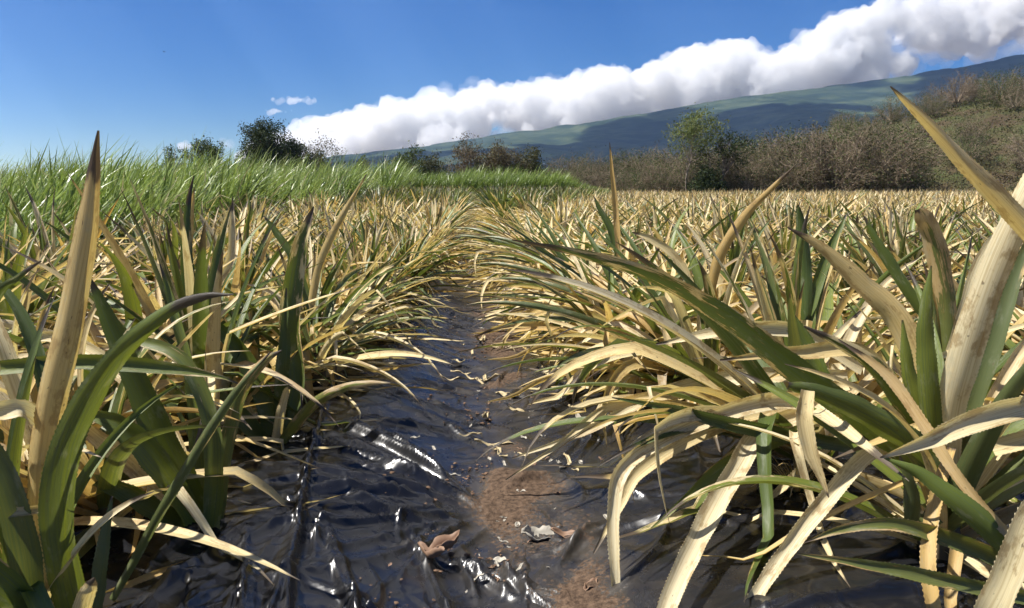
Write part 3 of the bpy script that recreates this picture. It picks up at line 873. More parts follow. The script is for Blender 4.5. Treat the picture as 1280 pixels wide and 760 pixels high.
accent(392, 3.6, "pineapple plant with a long amber blade slanting right on the left of the path",
       [("long amber blade slanting up to the right", H([(385, 400, 3.6, 10), (400, 330, 3.6, 13), (425, 275, 3.58, 11), (458, 218, 3.55, 1.5)], 0.85, 0.05, tip=0.2, teeth=0))],
       [H([(392, 400, 3.6, 10), (370, 330, 3.6, 13), (345, 290, 3.6, 10), (330, 270, 3.6, 1.5)], 0.2, 0.2, teeth=0)], [], "field", 0.7, 36)

# ------------------------------------------------------------------ plant variants shared by the rows
def variant(seed, kind, wither, n, size, lean):
    rng = np.random.default_rng(seed)
    a, b = Strips(), Strips()
    plant(rng, a, b, kind, 0, lean, wither, n, size)
    return (a.mesh("green_leaves"), b.mesh("withered_leaves"), stem_mesh(rng))


V_FIELD = [variant(100 + i, "field", (0.78, 0.66, 0.84, 0.6, 0.74, 0.8, 0.7, 0.88)[i], 28 + i % 3 * 3, 0.92 + 0.05 * (i % 4), (-0.3, 0.25, -0.15, 0.1, -0.4, 0.3, 0, -0.2)[i]) for i in range(8)]
V_EDGE = [variant(200 + i, "edge", (0.82, 0.74, 0.86, 0.78)[i], 36, 0.98, -0.35) for i in range(4)]
V_UP = [variant(300 + i, "upright", (0.45, 0.6, 0.52, 0.65)[i], 34, 0.88 + 0.04 * i, -0.1) for i in range(4)]
for vs in (V_FIELD, V_EDGE, V_UP):
    for tri in vs:
        tri[0].materials.append(M_LEAF); tri[1].materials.append(M_LEAF); tri[2].materials.append(M_STEM)

ROWS_R = [1.14 + 1.4 * (i // 2) + 0.46 * (i % 2) for i in range(60)]
ROWS_L = [-0.88 - 1.4 * (i // 2) - 0.46 * (i % 2) for i in range(5)]
ORD = ["first", "second", "third", "fourth", "fifth", "sixth", "seventh", "eighth", "ninth", "tenth", "eleventh", "twelfth", "thirteenth", "fourteenth"]


def in_view(x, y, z=0.5, marg=1.0):
    q = np.array([x, y, z]) - CAM
    d = q @ FW
    if d < 0.3: return False
    px = 640 + (q @ RT) / d * FPX
    return -260 * marg < px < 1280 + 260 * marg


spots = []                                # (distance, x, y, side, row)
prng = np.random.default_rng(5)
for side, rows in ((-1, ROWS_L), (1, ROWS_R)):
    for ri, rx in enumerate(rows):
        y = 1.0 + 0.16 * (ri % 2)
        while y < 60:
            yy = y + prng.normal(0, 0.05)
            x = rx + prng.normal(0, 0.06) + 0.10 * (fbm(yy * 0.45, side * 3.0, 63, 2) - 0.5)
            if ri == 0: x -= side * 0.26 * float(sstep(4.0, 9.0, yy))
            y += 0.29
            if side < 0 and ri == 0 and yy < 3.2: continue
            if side > 0 and ri == 0 and yy < 2.75: continue
            if side > 0 and ri == 1 and yy < 2.3: continue
            if side < 0 and ri == 1 and yy < 1.9: continue
            if math.hypot(x, yy) < 1.9: continue
            if min(math.hypot(x - a, yy - b) for a, b in ACC) < 0.22: continue
            if not in_view(x, yy): continue
            if x > 2 + 0.9 * yy + 8: continue
            if yy > 46 and x < 6: continue
            spots.append((math.hypot(x, yy), x, yy, side, ri))
spots.sort()
N_IND = 296
near, far = spots[:N_IND], spots[N_IND:]
cnt = {}
rowname = {(-1, 0): "in the row on the path's left edge", (1, 0): "in the row along the path's right edge",
           (-1, 1): "in the second row left of the path", (1, 1): "in the second row right of the path",
           (-1, 2): "in the third row left of the path", (1, 2): "in the third row right of the path"}
first_no = {(-1, 0): 3, (1, 0): 2}
for dist, x, y, side, ri in near:
    r = prng.random()
    if ri == 0:
        if side > 0: vs, rz, sc = V_EDGE[prng.integers(4)], prng.normal(0, 0.25), 1.0
        else:
            vs, rz, sc = (V_UP[prng.integers(4)], prng.uniform(0, 6.28), 0.92) if r < 0.42 else (V_FIELD[prng.integers(8)], prng.uniform(0, 6.28), 0.9) if r < 0.90 else (V_EDGE[prng.integers(4)], math.pi + prng.normal(0, 0.4), 0.72)
    else:
        vs = V_UP[prng.integers(4)] if r < (0.24 if side > 0 else 0.18) else V_FIELD[prng.integers(8)]
        rz, sc = prng.uniform(0, 6.28), 0.88 + 0.22 * prng.random()
    root = empty("pineapple_plant", (x, y, bz(x, y)), rz)
    root.scale = (sc, sc, sc * ((0.66 if vs in V_FIELD else 0.74) + 0.16 * prng.random()))
    for nm, me in zip(("green_leaves", "withered_leaves", "stem"), vs):
        mesh_obj(nm, me, None, root)
    k = (side, ri); cnt[k] = cnt.get(k, first_no.get(k, 0)) + 1
    st = "half green" if vs in V_UP else "straw coloured"
    if k in rowname and cnt[k] <= len(ORD):
        lab = f"{st} pineapple plant, {ORD[cnt[k] - 1]} from camera {rowname[k]}"
        tag(root, lab, "pineapple plant", "pineapple plants in the field rows")
    else:
        where = "left of the path" if side < 0 else "right of the path"
        lab = f"{st} pineapple plant deep in the crowded rows {where}"
        tag(root, lab, "pineapple plant", f"{st} pineapple plants deep in the rows {where}")


def low_variants(seed, kind, wither, n, lod, size, lean):
    rng = np.random.default_rng(seed); a = Strips()
    plant(rng, a, a, kind, lod, lean, wither, n, size)
    return a.arrays()


LOWM = [low_variants(400 + i, "field" if i % 4 else "upright", 0.72, 17, 1, 1.0, -0.2 + 0.1 * (i % 4)) for i in range(8)]
LOWF = [low_variants(500 + i, "field" if i % 3 else "upright", 0.78, 11, 2, 1.05, -0.2 + 0.1 * (i % 4)) for i in range(8)]
GREENM = [low_variants(600 + i, "upright", 0.06, 22, 2, 1.0, 0.25) for i in range(5)]
LOWE = [low_variants(700 + i, "edge", 0.8, 24, 1, 1.0, -0.35) for i in range(4)]


def merge(items):
    vs, qs, us, ds, n = [], [], [], [], 0
    for (v, q, uv, d), x, y, z, rz, s in items:
        c, sn = math.cos(rz) * s, math.sin(rz) * s
        w = np.empty_like(v)
        w[:, 0] = v[:, 0] * c - v[:, 1] * sn + x; w[:, 1] = v[:, 0] * sn + v[:, 1] * c + y; w[:, 2] = v[:, 2] * s * (0.62 + 0.2 * prng.random()) + z
        dd = d.copy(); j = prng.random(2) * 0.16 - 0.08
        dd[:, 0] = dd[:, 0] + j[0]; dd[:, 2] = np.clip(dd[:, 2] + j[1], 0, 1)
        vs.append(w); qs.append(q + n); us.append(uv); ds.append(dd); n += len(v)
    return np.concatenate(vs), np.concatenate(qs), np.concatenate(us), np.concatenate(ds)


it_dry, it_green = [], []
for dist, x, y, side, ri in far:
    s = 0.85 + 0.3 * prng.random(); rz = prng.uniform(0, 6.28); z = bz(x, y)
    gl = 21 + 5 * (fbm(x * 0.25, 3.0, 5, 2) - 0.5)
    if y > gl and x < 0.8 + 1.5 * vnoise(y * 0.3, 1.0, 8) + (y - 20) * 0.24:
        it_green.append((GREENM[prng.integers(5)], x, y, z, rz, s * 1.3))
    elif ri == 0 and y < 22 and (side > 0 or prng.random() < 0.12):
        it_dry.append((LOWE[prng.integers(4)], x, y, z, prng.normal(0, 0.3) + (0 if side > 0 else math.pi), s * (0.95 if side > 0 else 0.72)))
    else:
        it_dry.append(((LOWM if dist < 17 else LOWF)[prng.integers(8)], x, y, z, rz, s))
v, q, uv, d = merge(it_dry)
tag(mesh_obj("pineapple_crop", make_mesh("pineapple_crop", v, q, {"leafuv": uv, "leafdata": d}), M_LEAF),
    "dense straw coloured pineapple crop stretching to the far field edge", "crop", kind="stuff")
v, q, uv, d = merge(it_green)
tag(mesh_obj("green_pineapple_crop", make_mesh("green_pineapple_crop", v, q, {"leafuv": uv, "leafdata": d}), M_LEAF),
    "green pineapple crop in front of the tall grass at the end of the path", "crop", kind="stuff")

# ------------------------------------------------------------------ tall grass on the left and at the path's end
def blades(spec, name, label):
    """spec: list of (x, y, height, green tone)"""
    S = Strips(); g = np.random.default_rng(31)
    a = np.array(spec); n = len(a); k = 6
    v = np.linspace(0, 1, k)
    az = g.normal(0.10, 1.0, n); el0 = RAD(86) - np.abs(g.normal(0, RAD(14), n)); droop = RAD(25) + np.abs(g.normal(0, RAD(68), n))
    L = a[:, 2] * 1.12
    el = el0[:, None] - droop[:, None] * v[None, :] ** 2.2
    dl = (L / (k - 1))[:, None]
    dd = np.stack([np.cos(az)[:, None] * np.cos(el), np.sin(az)[:, None] * np.cos(el), np.sin(el)], -1) * dl[..., None]
    p = np.concatenate([np.zeros((n, 1, 3)), np.cumsum(dd[:, :-1], 1)], 1)
    p[..., 0] += a[:, 0:1]; p[..., 1] += a[:, 1:2]; p[..., 2] += a[:, 4:5]
    tw = g.uniform(0, math.pi, n)
    side = np.stack([np.cos(tw), np.sin(tw), 0 * tw], -1)[:, None, :]
    w = (0.018 + 0.034 * g.random(n) ** 1.6)[:, None] * (1 - v[None, :] ** 2.5) * (0.6 + 0.4 * np.minimum(1, v[None, :] * 4)) + 0.0015
    w = w * (1 + 0.012 * a[:, 1:2])
    vs = np.stack([p - side * w[..., None] * 0.5, p + side * w[..., None] * 0.5], 2).reshape(-1, 3)
    idx = np.arange(n * k * 2).reshape(n, k, 2)
    q = np.stack([idx[:, :-1, 0], idx[:, :-1, 1], idx[:, 1:, 1], idx[:, 1:, 0]], -1).reshape(-1, 4)
    uv = np.zeros((n, k, 2, 3)); uv[..., 1] = v[None, :, None]
    dat = np.zeros((n, k, 2, 4)); dat[..., 1] = a[:, 3][:, None, None]
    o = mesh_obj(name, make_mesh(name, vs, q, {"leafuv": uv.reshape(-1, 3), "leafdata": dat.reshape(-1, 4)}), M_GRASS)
    tag(o, label, "grass", kind="stuff")


def grass_z(x, y):
    return 0.12 * sstep(-4.6, -12, x) + 0.003 * np.maximum(y, 0)


def grass_points():
    g = np.random.default_rng(77); out = []
    # along the left side
    n = 40000
    y = 5.0 + 48 * g.random(n) ** 1.5
    edge = -4.05 + 0.5 * (fbm(y * 0.5, y * 0 + 1, 15, 3) - 0.5)
    x = edge - np.abs(g.random(n) ** 1.6) * (4.0 + 0.42 * y)
    ok = (x / np.maximum(y, 1) > -1.15)
    x, y, edge = x[ok], y[ok], edge[ok]
    clump = np.clip(0.5 + 1.5 * (fbm(x * 0.75, y * 0.55, 19, 3) - 0.5), 0, 1)
    keep = g.random(len(x)) < sstep(0.25, 0.5, clump) * 0.8 + 0.2
    x, y, edge, clump = x[keep], y[keep], edge[keep], clump[keep]
    h = (0.70 + 0.14 * sstep(0, 2.0, edge - x) + 0.022 * y) * (0.55 + 0.70 * g.random(len(x)) ** 0.9) * (0.50 + 1.0 * clump)
    tone = np.clip(0.47 + 0.25 * g.normal(0, 1, len(x)) + 1.1 * (fbm(x * 0.5, y * 0.4, 23, 3) - 0.5), 0, 0.92)
    tone = np.where(g.random(len(x)) < 0.045, 1.0, tone)
    out.append(np.stack([x, y, h, tone, grass_z(x, y)], 1))
    # across the end
    n = 16000
    x = -6 + 14.5 * g.random(n); y = 45.5 + 7 * g.random(n) ** 1.4 + 0.15 * np.abs(x)
    clump = fbm(x * 0.6, y * 0.6, 29, 3)
    h = (1.75 + 0.3 * g.random(n)) * (0.6 + 0.9 * clump) * (1 - 0.45 * sstep(4, 8.5, x))
    tone = np.clip(0.28 + 0.2 * g.normal(0, 1, n) + 0.7 * (clump - 0.5), 0, 0.92)
    out.append(np.stack([x, y, h, tone, 0 * x], 1))
    # low verge under the scrub on the right
    n = 9000
    x = 6 + 60 * g.random(n); y = 58.5 + 3.0 * g.random(n)
    h = 0.35 + 0.5 * g.random(n)
    tone = np.clip(0.45 + 0.25 * g.normal(0, 1, n), 0, 1)
    out.append(np.stack([x, y, h, tone, 0 * x], 1))
    return np.concatenate(out)


blades(grass_points(), "tall_grass", "tall green grass bending in the wind beyond the left rows")

# ------------------------------------------------------------------ trees and shrubs
class Wood:
    def __init__(s): s.v, s.q, s.n = [], [], 0

    def tube(s, pts, r0, r1, k=4):
        pts = np.asarray(pts, float); n = len(pts)
        T = nrm(np.gradient(pts, axis=0))
        ref = np.where(np.abs(T[:, 2:3]) < 0.9, np.array([[0, 0, 1.0]]), np.array([[1.0, 0, 0]]))
        A = nrm(np.cross(T, ref)); B = np.cross(T, A)
        r = np.linspace(r0, r1, n)[:, None, None]
        th = np.linspace(0, 2 * math.pi, k, endpoint=False)
        vs = pts[:, None] + (A[:, None] * np.cos(th)[None, :, None] + B[:, None] * np.sin(th)[None, :, None]) * r
        idx = s.n + np.arange(n * k).reshape(n, k)
        nx = np.roll(idx, -1, axis=1)
        s.q.append(np.stack([idx[:-1], nx[:-1], nx[1:], idx[1:]], -1).reshape(-1, 4))
        s.v.append(vs.reshape(-1, 3)); s.n += n * k

    def mesh(s, name): return make_mesh(name, np.concatenate(s.v), np.concatenate(s.q))


def leaf_cards(g, centers, spread, size, n_each, tone_fn=None):
    """small leaf shaped faces scattered round the twig ends"""
    c = np.repeat(np.asarray(centers), n_each, 0)
    tone = np.repeat(g.random(len(centers)), n_each) * 0.55 + 0.45 * g.random(len(c))
    c = c + g.normal(0, 1, c.shape) * spread
    a = nrm(g.normal(0, 1, c.shape)); b = nrm(np.cross(a, g.normal(0, 1, c.shape)))
    s = size * (0.6 + 0.8 * g.random(len(c)))[:, None]
    vs = np.stack([c - a * s, c + b * s * 0.42, c + a * s, c - b * s * 0.42], 1).reshape(-1, 3)
    q = np.arange(len(c) * 4).reshape(-1, 4)
    d = np.zeros((len(c), 4, 4)); d[..., 1] = tone[:, None]
    return vs, q, d.reshape(-1, 4)


def tree_meshes(seed, Ht, Wd, trunk_h, limbs=14, twigs=9, tw_len=0.22, leaf_n=16, leaf_size=0.072, bare=0.0, lean=0.0, trunk_r=None, low=0.0, spread=None, curve=0.25):
    g = np.random.default_rng(seed); W = Wood(); ends = []
    tr = trunk_r or 0.035 * Ht
    top = np.array([lean * Ht * 0.4, 0, trunk_h])
    mid = top * 0.5 + np.array([g.normal(0, 0.05) * Ht, g.normal(0, 0.05) * Ht, 0])
    trunk = catmull([np.array([0, 0, -0.15]), mid * [1, 1, 1], top], 7)
    W.tube(trunk, tr, tr * 0.65, 7)
    cz = (trunk_h * (1 - low) + Ht) / 2; rz = Ht - cz
    for i in range(limbs):
        u = nrm(g.normal(0, 1, 3)); u[2] = u[2] * 0.8 + 0.15
        rad = 0.72 + 0.28 * g.random()
        tgt = np.array([lean * Ht * 0.5, 0, cz]) + u * np.array([Wd / 2, Wd / 2, rz]) * rad
        st = trunk[g.integers(3, 7)]
        m = (st + tgt) / 2 + np.array([0, 0, -curve * 0.3 * Ht * g.random()]) + g.normal(0, 0.04 * Ht, 3)
        limb = catmull([st, m, tgt], 8)
        W.tube(limb, tr * 0.42, tr * 0.07, 4)
        for j in range(twigs):
            f = g.uniform(0.35, 1.0); p = limb[min(7, int(f * 7.99))]
            dv = nrm(nrm(g.normal(0, 1, 3)) + 0.9 * nrm(p - np.array([0, 0, cz * 0.7])) + np.array([0, 0, 0.35]))
            e = p + dv * tw_len * Ht * (0.4 + 0.8 * g.random())
            tw = catmull([p, (p + e) / 2 + g.normal(0, 0.02 * Ht, 3), e], 5)
            W.tube(tw, tr * 0.12, tr * 0.03, 3)
            for kk in range(2):
                p2 = tw[g.integers(2, 5)]; e2 = p2 + nrm(dv + g.normal(0, 0.7, 3)) * tw_len * Ht * 0.4
                W.tube([p2, (p2 + e2) / 2 + g.normal(0, 0.006 * Ht, 3), e2], tr * 0.05, tr * 0.02, 3)
                if g.random() > bare: ends.append(e2)
            if g.random() > bare: ends.append(e)
    tm = W.mesh("trunk")
    cm = None
    if ends:
        v, q, d = leaf_cards(g, ends, spread or 0.05 * Ht, leaf_size, leaf_n)
        cm = make_mesh("crown", v, q, {"leafdata": d}, smooth=False)
    return tm, cm


def tree_at(name, label, cat, px, py_top, width_px, dist, seed, leafmat, barkmat, z0=0.0, group=None, trunk_f=0.25, **kw):
    b = P(px, 300, dist); b = np.array([b[0], b[1], z0])
    fwd = (b - CAM) @ FW
    # height so that the top shows at py_top
    k = (py_top - 235.0) / FPX
    Ht = CAM_H - k * fwd * 0.995 - z0
    Wd = width_px / FPX * fwd
    tm, cm = tree_meshes(seed, Ht * 0.93, Wd * 0.86, Ht * trunk_f, **kw)
    root = empty(name, b)
    tag(root, label, cat, group)
    mesh_obj("trunk", tm, barkmat, root)
    if cm: mesh_obj("crown", cm, leafmat, root)
    return root


tree_at("evergreen_tree", "big round dark evergreen tree behind the tall grass, tallest on the left", "tree", 343, 153, 72, 72, 1, M_DKLEAF, M_BARK, limbs=44, twigs=14, leaf_n=21, leaf_size=0.108, tw_len=0.13, low=0.6, spread=0.24)
tree_at("evergreen_tree", "small round dark green tree left of the biggest evergreen", "tree", 264, 170, 38, 72, 2, M_GRLEAF, M_BARK, limbs=20, twigs=9, leaf_n=19, leaf_size=0.101, tw_len=0.13, low=0.6, spread=0.21)
tree_at("leafy_tree", "smallest green tree at the left end above the grass", "tree", 216, 180, 28, 75, 3, M_GRLEAF, M_BARK, limbs=13, twigs=7, leaf_n=16, leaf_size=0.094, tw_len=0.15, low=0.5, spread=0.20)
tree_at("bare_shrub", "thin pale twiggy shrub between the two left evergreen trees", "shrub", 240, 186, 26, 74, 4, M_LTLEAF, M_TWIG, limbs=12, twigs=7, leaf_n=3, leaf_size=0.1, bare=0.5, low=0.6)
tree_at("leafy_tree", "grey green open tree just right of the big evergreen", "tree", 400, 176, 50, 74, 5, M_OLLEAF, M_BARK, limbs=18, twigs=9, leaf_n=10, leaf_size=0.101, bare=0.25, low=0.5, spread=0.24, lean=0.2)
tree_at("leafy_tree", "dark low tree hugging the right foot of the big evergreen", "tree", 374, 178, 36, 73, 6, M_DKLEAF, M_BARK, limbs=18, twigs=8, leaf_n=18, leaf_size=0.101, low=0.7, spread=0.24)
tree_at("dead_tree", "leafless dead tree leaning left over the mid grass", "tree", 497, 178, 34, 66, 7, M_BRLEAF, M_BARK, limbs=5, twigs=4, leaf_n=1, leaf_size=0.08, bare=0.9, lean=-0.35, trunk_f=0.5, curve=0.0)
tree_at("leafy_tree", "green bushy tree above the mid grass right of the dead tree", "tree", 516, 187, 50, 64, 8, M_GRLEAF, M_BARK, limbs=20, twigs=9, leaf_n=16, leaf_size=0.101, low=0.7, spread=0.22)
tree_at("shrub", "olive shrub between the green bushy tree and the brown tree", "shrub", 545, 194, 30, 64, 9, M_OLLEAF, M_TWIG, limbs=15, twigs=8, leaf_n=12, leaf_size=0.086, low=0.8, spread=0.20)
tree_at("shrub", "brown bare shrub low beside the tall brown tree", "shrub", 564, 200, 30, 66, 10, M_BRLEAF, M_TWIG, limbs=14, twigs=9, leaf_n=5, leaf_size=0.079, bare=0.4, low=0.8)
tree_at("dry_tree", "tall narrow brown tree, half leafless, at the end of the path", "tree", 590, 168, 40, 64, 11, M_BRLEAF, M_TWIG, limbs=22, twigs=11, leaf_n=9, leaf_size=0.086, bare=0.3, low=0.7, spread=0.2)
tree_at("dry_tree", "round brown green tree right of the tall narrow brown one", "tree", 628, 185, 54, 64, 12, M_BRLEAF, M_BARK, limbs=26, twigs=10, leaf_n=16, leaf_size=0.094, low=0.7, spread=0.22)
tree_at("shrub", "olive domed shrub right of the round brown tree", "shrub", 660, 190, 34, 66, 13, M_OLLEAF, M_TWIG, limbs=18, twigs=9, leaf_n=14, leaf_size=0.094, low=0.8, spread=0.20)
tree_at("shrub", "low dull shrub left of the leaning dead tree", "shrub", 455, 196, 40, 68, 14, M_OLLEAF, M_TWIG, limbs=15, twigs=8, leaf_n=10, leaf_size=0.094, low=0.8, spread=0.22)
tree_at("tall_thin_tree", "tall pale green tree with thin bare stems, standing above the scrub", "tree", 858, 157, 70, 58, 15, M_LTLEAF, M_BARK, limbs=11, twigs=8, leaf_n=22, leaf_size=0.085, bare=0.08, low=-0.55, spread=0.22, trunk_f=0.6, trunk_r=0.07, lean=0.1)
tree_at("leafy_tree", "dark broken tree right of the tall pale one", "tree", 898, 168, 60, 58, 16, M_DKLEAF, M_BARK, limbs=11, twigs=6, leaf_n=16, leaf_size=0.094, bare=0.35, low=0.2, spread=0.19, trunk_f=0.5, lean=0.15)
tree_at("leafy_tree", "dark ivy covered tree foot below the tall pale tree", "tree", 880, 213, 36, 57, 17, M_DKLEAF, M_BARK, limbs=18, twigs=8, leaf_n=14, leaf_size=0.086, low=0.9, spread=0.20)


def hill_z(x, y):
    r = np.hypot((x - 66) / 34, (y - 88) / 32)
    h = 11.5 * np.maximum(0, 1 - r ** 2) ** 1.15
    return h + 0.5 * (fbm(x * 0.22, y * 0.22, 201, 4) - 0.5) * sstep(0.2, 1.5, h) - 0.02


def hill():
    xs = np.linspace(30, 102, 110); ys = np.linspace(55, 122, 100)
    X, Y = np.meshgrid(xs, ys); Z = hill_z(X, Y)
    idx = np.arange(X.size).reshape(X.shape)
    q = np.stack([idx[:-1, :-1], idx[:-1, 1:], idx[1:, 1:], idx[1:, :-1]], -1).reshape(-1, 4)
    tag(mesh_obj("hill", make_mesh("hill", np.stack([X, Y, Z], -1).reshape(-1, 3), q), M_HILL), kind="structure")


hill()

# scrub belt along the far right edge
SCRUB = []
for i in range(7):
    bare = (0.75, 0.6, 0.5, 0.8, 0.35, 0.2, 0.65)[i]
    SCRUB.append(tree_meshes(900 + i, 3.2, 3.6, 0.5, limbs=26, twigs=16, tw_len=0.22, leaf_n=5, leaf_size=0.05, bare=min(0.86, bare + 0.06), low=0.9, trunk_r=0.10, spread=0.17))
mats = [M_BRLEAF, M_OLLEAF, M_OLLEAF, M_BRLEAF, M_GRLEAF, M_GRLEAF, M_OLLEAF]
names = ["brown", "olive", "olive", "brown", "green", "green", "olive"]
for (tm, cm), m in zip(SCRUB, mats):
    tm.materials.append(M_TWIG); cm.materials.append(m)
srng = np.random.default_rng(66)


def scrub(px, dist, sc, i, label=None, group=None):
    b = P(px, 300, dist)
    z = float(hill_z(np.array(b[0]), np.array(b[1]))) if b[0] > 31 and 56 < b[1] < 121 else 0.0
    root = empty("bare_shrub" if names[i] == "brown" else "shrub", (b[0], b[1], max(z, 0) - 0.05), srng.uniform(0, 6.28))
    root.scale = (sc * srng.uniform(0.9, 1.25), sc * srng.uniform(0.9, 1.25), sc)
    tag(root, label or f"{names[i]} twiggy shrub in the scrub belt along the far field edge", "shrub",
        group or f"{names[i]} shrubs along the far field edge")
    tm, cm = SCRUB[i]
    mesh_obj("branches", tm, None, root); mesh_obj("foliage", cm, None, root)


TOPS = ([690, 760, 820, 900, 960, 1020, 1060, 1100, 1280], [203, 192, 188, 182, 168, 148, 128, 108, 100])
for px in np.arange(690, 1110, 9.5):
    for layer, dd in enumerate((60.5, 63.5, 67.0)):
        d_ = dd + srng.uniform(-1, 1.5)
        ty = np.interp(px, *TOPS) + (14, 6, -2)[layer]
        want = (235 - ty) / FPX * d_ + CAM_H
        sc = np.clip(want / 3.25 * srng.uniform(0.75, 1.05), 0.5, 1.75)
        scrub(px + srng.uniform(-5, 5), d_, sc, int(srng.choice([0, 1, 2, 3, 4, 6, 5], p=[.17, .17, .18, .16, .16, .09, .07])))
for k in range(54):
    px = srng.uniform(1010, 1420); d_ = srng.uniform(64, 98)
    scrub(px, d_, srng.uniform(0.55, 1.2), int(srng.choice([0, 1, 2, 3, 4, 6, 5])),
          None, None)
scrub(1182, 92, 1.15, 0, "bare brown shrub on the crest of the bank left of the green bush", "shrubs on the bank crest")
scrub(1268, 94, 1.3, 6, "round olive brown shrub highest on the bank at the right", "shrubs on the bank crest")
scrub(1232, 84, 1.05, 5, "green leafy bush on the bank below the crest", "shrubs on the bank crest")
# low undergrowth below the scrub: one mass
g = np.random.default_rng(44)
n = 5200
ux = 5 + 62 * g.random(n); uy = 59.5 + 10 * g.random(n) ** 1.3
uz = np.where(ux > 31, hill_z(ux, uy), 0).clip(0)
cen = np.stack([ux, uy, uz + 0.15 + 0.9 * g.random(n) ** 1.5 * (0.4 + fbm(ux * 0.4, uy * 0.4, 9, 3))], 1)
v, q, d = leaf_cards(g, cen, 0.22, 0.10, 7)
um = make_mesh("undergrowth", v, q, {"leafdata": d}, smooth=False)
tag(mesh_obj("undergrowth", um, M_BRLEAF), "tangled brown undergrowth below the scrub at the field edge", "undergrowth", kind="stuff")
n = 9000
ux = 36 + 60 * g.random(n); uy = 60 + 40 * g.random(n)
uz = hill_z(ux, uy); ok = (uz > 0.3) & (fbm(ux * 0.25, uy * 0.25, 13, 3) > 0.36)
cen = np.stack([ux, uy, uz + 0.1 + 0.35 * g.random(n)], 1)[ok]
v, q, d = leaf_cards(g, cen, 0.25, 0.11, 7)
tag(mesh_obj("bank_weeds", make_mesh("bank_weeds", v, q, {"leafdata": d}, smooth=False), M_OLLEAF), "low weeds and dry brush over the brown bank", "weeds", kind="stuff")

# ------------------------------------------------------------------ mountain, house
RX = [-9000, 250, 330, 390, 430, 520, 600, 680, 760, 830, 900, 980, 1050, 1130, 1160, 1200, 1280, 1450, 1700]
RY = [235, 235, 222, 205, 196, 186, 174, 163, 151, 140, 127, 117, 108, 98, 90, 85, 69, 42, 12]
CREST = 3700.0


def mount_z(X, Y):
    px = 590 + X / CREST * FPX
    Hc = (235 - np.interp(px, RX, RY)) / FPX * CREST
    t = np.clip((Y - 900) / (CREST - 900), 0, 1)
    back = 1 - sstep(CREST, CREST + 300, Y) * 0.6
    prof = 0.35 * t + 0.65 * t ** 1.9
    gul = ridged(X * 0.0022 + 0.3 * fbm(X * 0.001, Y * 0.001, 301, 3), Y * 0.0007, 305, 4)
    n = fbm(X * 0.0016, Y * 0.0016, 311, 5) - 0.5
    fine = fbm(X * 0.009, Y * 0.009, 315, 4) - 0.5
    env = np.sin(np.clip(t, 0, 1) * math.pi) ** 0.8
    z = Hc * prof * back + env * (0.20 * Hc * n - 0.24 * Hc * (gul - 0.4)) + 22 * fine * sstep(0, 0.2, t) * sstep(10, 80, Hc)
    return z * sstep(880, 1150, Y) - 2.0 * (1 - sstep(880, 1000, Y))


xs = np.linspace(-1900, 5200, 440); ys = np.linspace(880, 4000, 260)
X, Y = np.meshgrid(xs, ys); Z = mount_z(X, Y)
idx = np.arange(X.size).reshape(X.shape)
q = np.stack([idx[:-1, :-1], idx[:-1, 1:], idx[1:, 1:], idx[1:, :-1]], -1).reshape(-1, 4)
tag(mesh_obj("mountain", make_mesh("mountain", np.stack([X, Y, Z], -1).reshape(-1, 3), q), M_MOUNT), kind="structure")
MTOP = float(Z.max())


def house():
    # on the lower slope, seen over the scrub as a white speck
    best = None
    for yy in np.arange(1000, 2600, 10):
        x = (678 - 590) / FPX * yy
        z = float(mount_z(np.array(x), np.array(yy)))
        py = 235 - (z + 3 - CAM_H) / yy * FPX
        if best is None or abs(py - 207) < best[0]: best = (abs(py - 207), x, yy, z)
    _, x, yy, z = best
    s = yy / FPX
    r = empty("house", (x, yy, z))
    tag(r, "tiny white house on the lower mountain slope above the scrub", "house")
    w, dp, h = 4.2 * s, 4 * s, 2.2 * s
    c = [(-w / 2, -dp / 2), (w / 2, -dp / 2), (w / 2, dp / 2), (-w / 2, dp / 2)]
    vs = [(a, b, -2 * s) for a, b in c] + [(a, b, h) for a, b in c]
    mesh_obj("wall", make_mesh("wall", vs, [(0, 1, 5, 4), (1, 2, 6, 5), (2, 3, 7, 6), (3, 0, 4, 7)], smooth=False), plain("white_render", (0.8, 0.8, 0.78), 0.7, 0.05), r)
    k = 0.4 * s
    vs = [(-w / 2 - k, -dp / 2 - k, h), (w / 2 + k, -dp / 2 - k, h), (w / 2 + k, dp / 2 + k, h), (-w / 2 - k, dp / 2 + k, h), (-w / 2 - k, 0, h + 1.0 * s), (w / 2 + k, 0, h + 1.0 * s)]
    mesh_obj("roof", make_mesh("roof", vs, [(0, 1, 5, 4), (2, 3, 4, 5)], smooth=False, tris=[(0, 4, 3), (1, 2, 5)]), plain("pale_roof", (0.6, 0.6, 0.6), 0.6, 0.1), r)


house()

# ------------------------------------------------------------------ clouds
CL_D = 4700.0


def cloud_material(dens):
    m = D.materials.new("cloud_vapour"); m.use_nodes = True
    t = m.node_tree; t.nodes.clear()
    out = t.nodes.new("ShaderNodeOutputMaterial"); v = t.nodes.new("ShaderNodeVolumeScatter")
    v.inputs["Color"].default_value = (0.955, 0.96, 0.97, 1); v.inputs["Density"].default_value = dens; v.inputs["Anisotropy"].default_value = 0.2
    t.links.new(v.outputs[0], out.inputs["Volume"])
    return m


def ico(sub=2):
    import bmesh
    bm = bmesh.new(); bmesh.ops.create_icosphere(bm, subdivisions=sub, radius=1.0)
    bm.verts.ensure_lookup_table()
    v = np.array([w.co[:] for w in bm.verts]); f = np.array([[w.index for w in p.verts] for p in bm.faces]); bm.free()
    return v, f


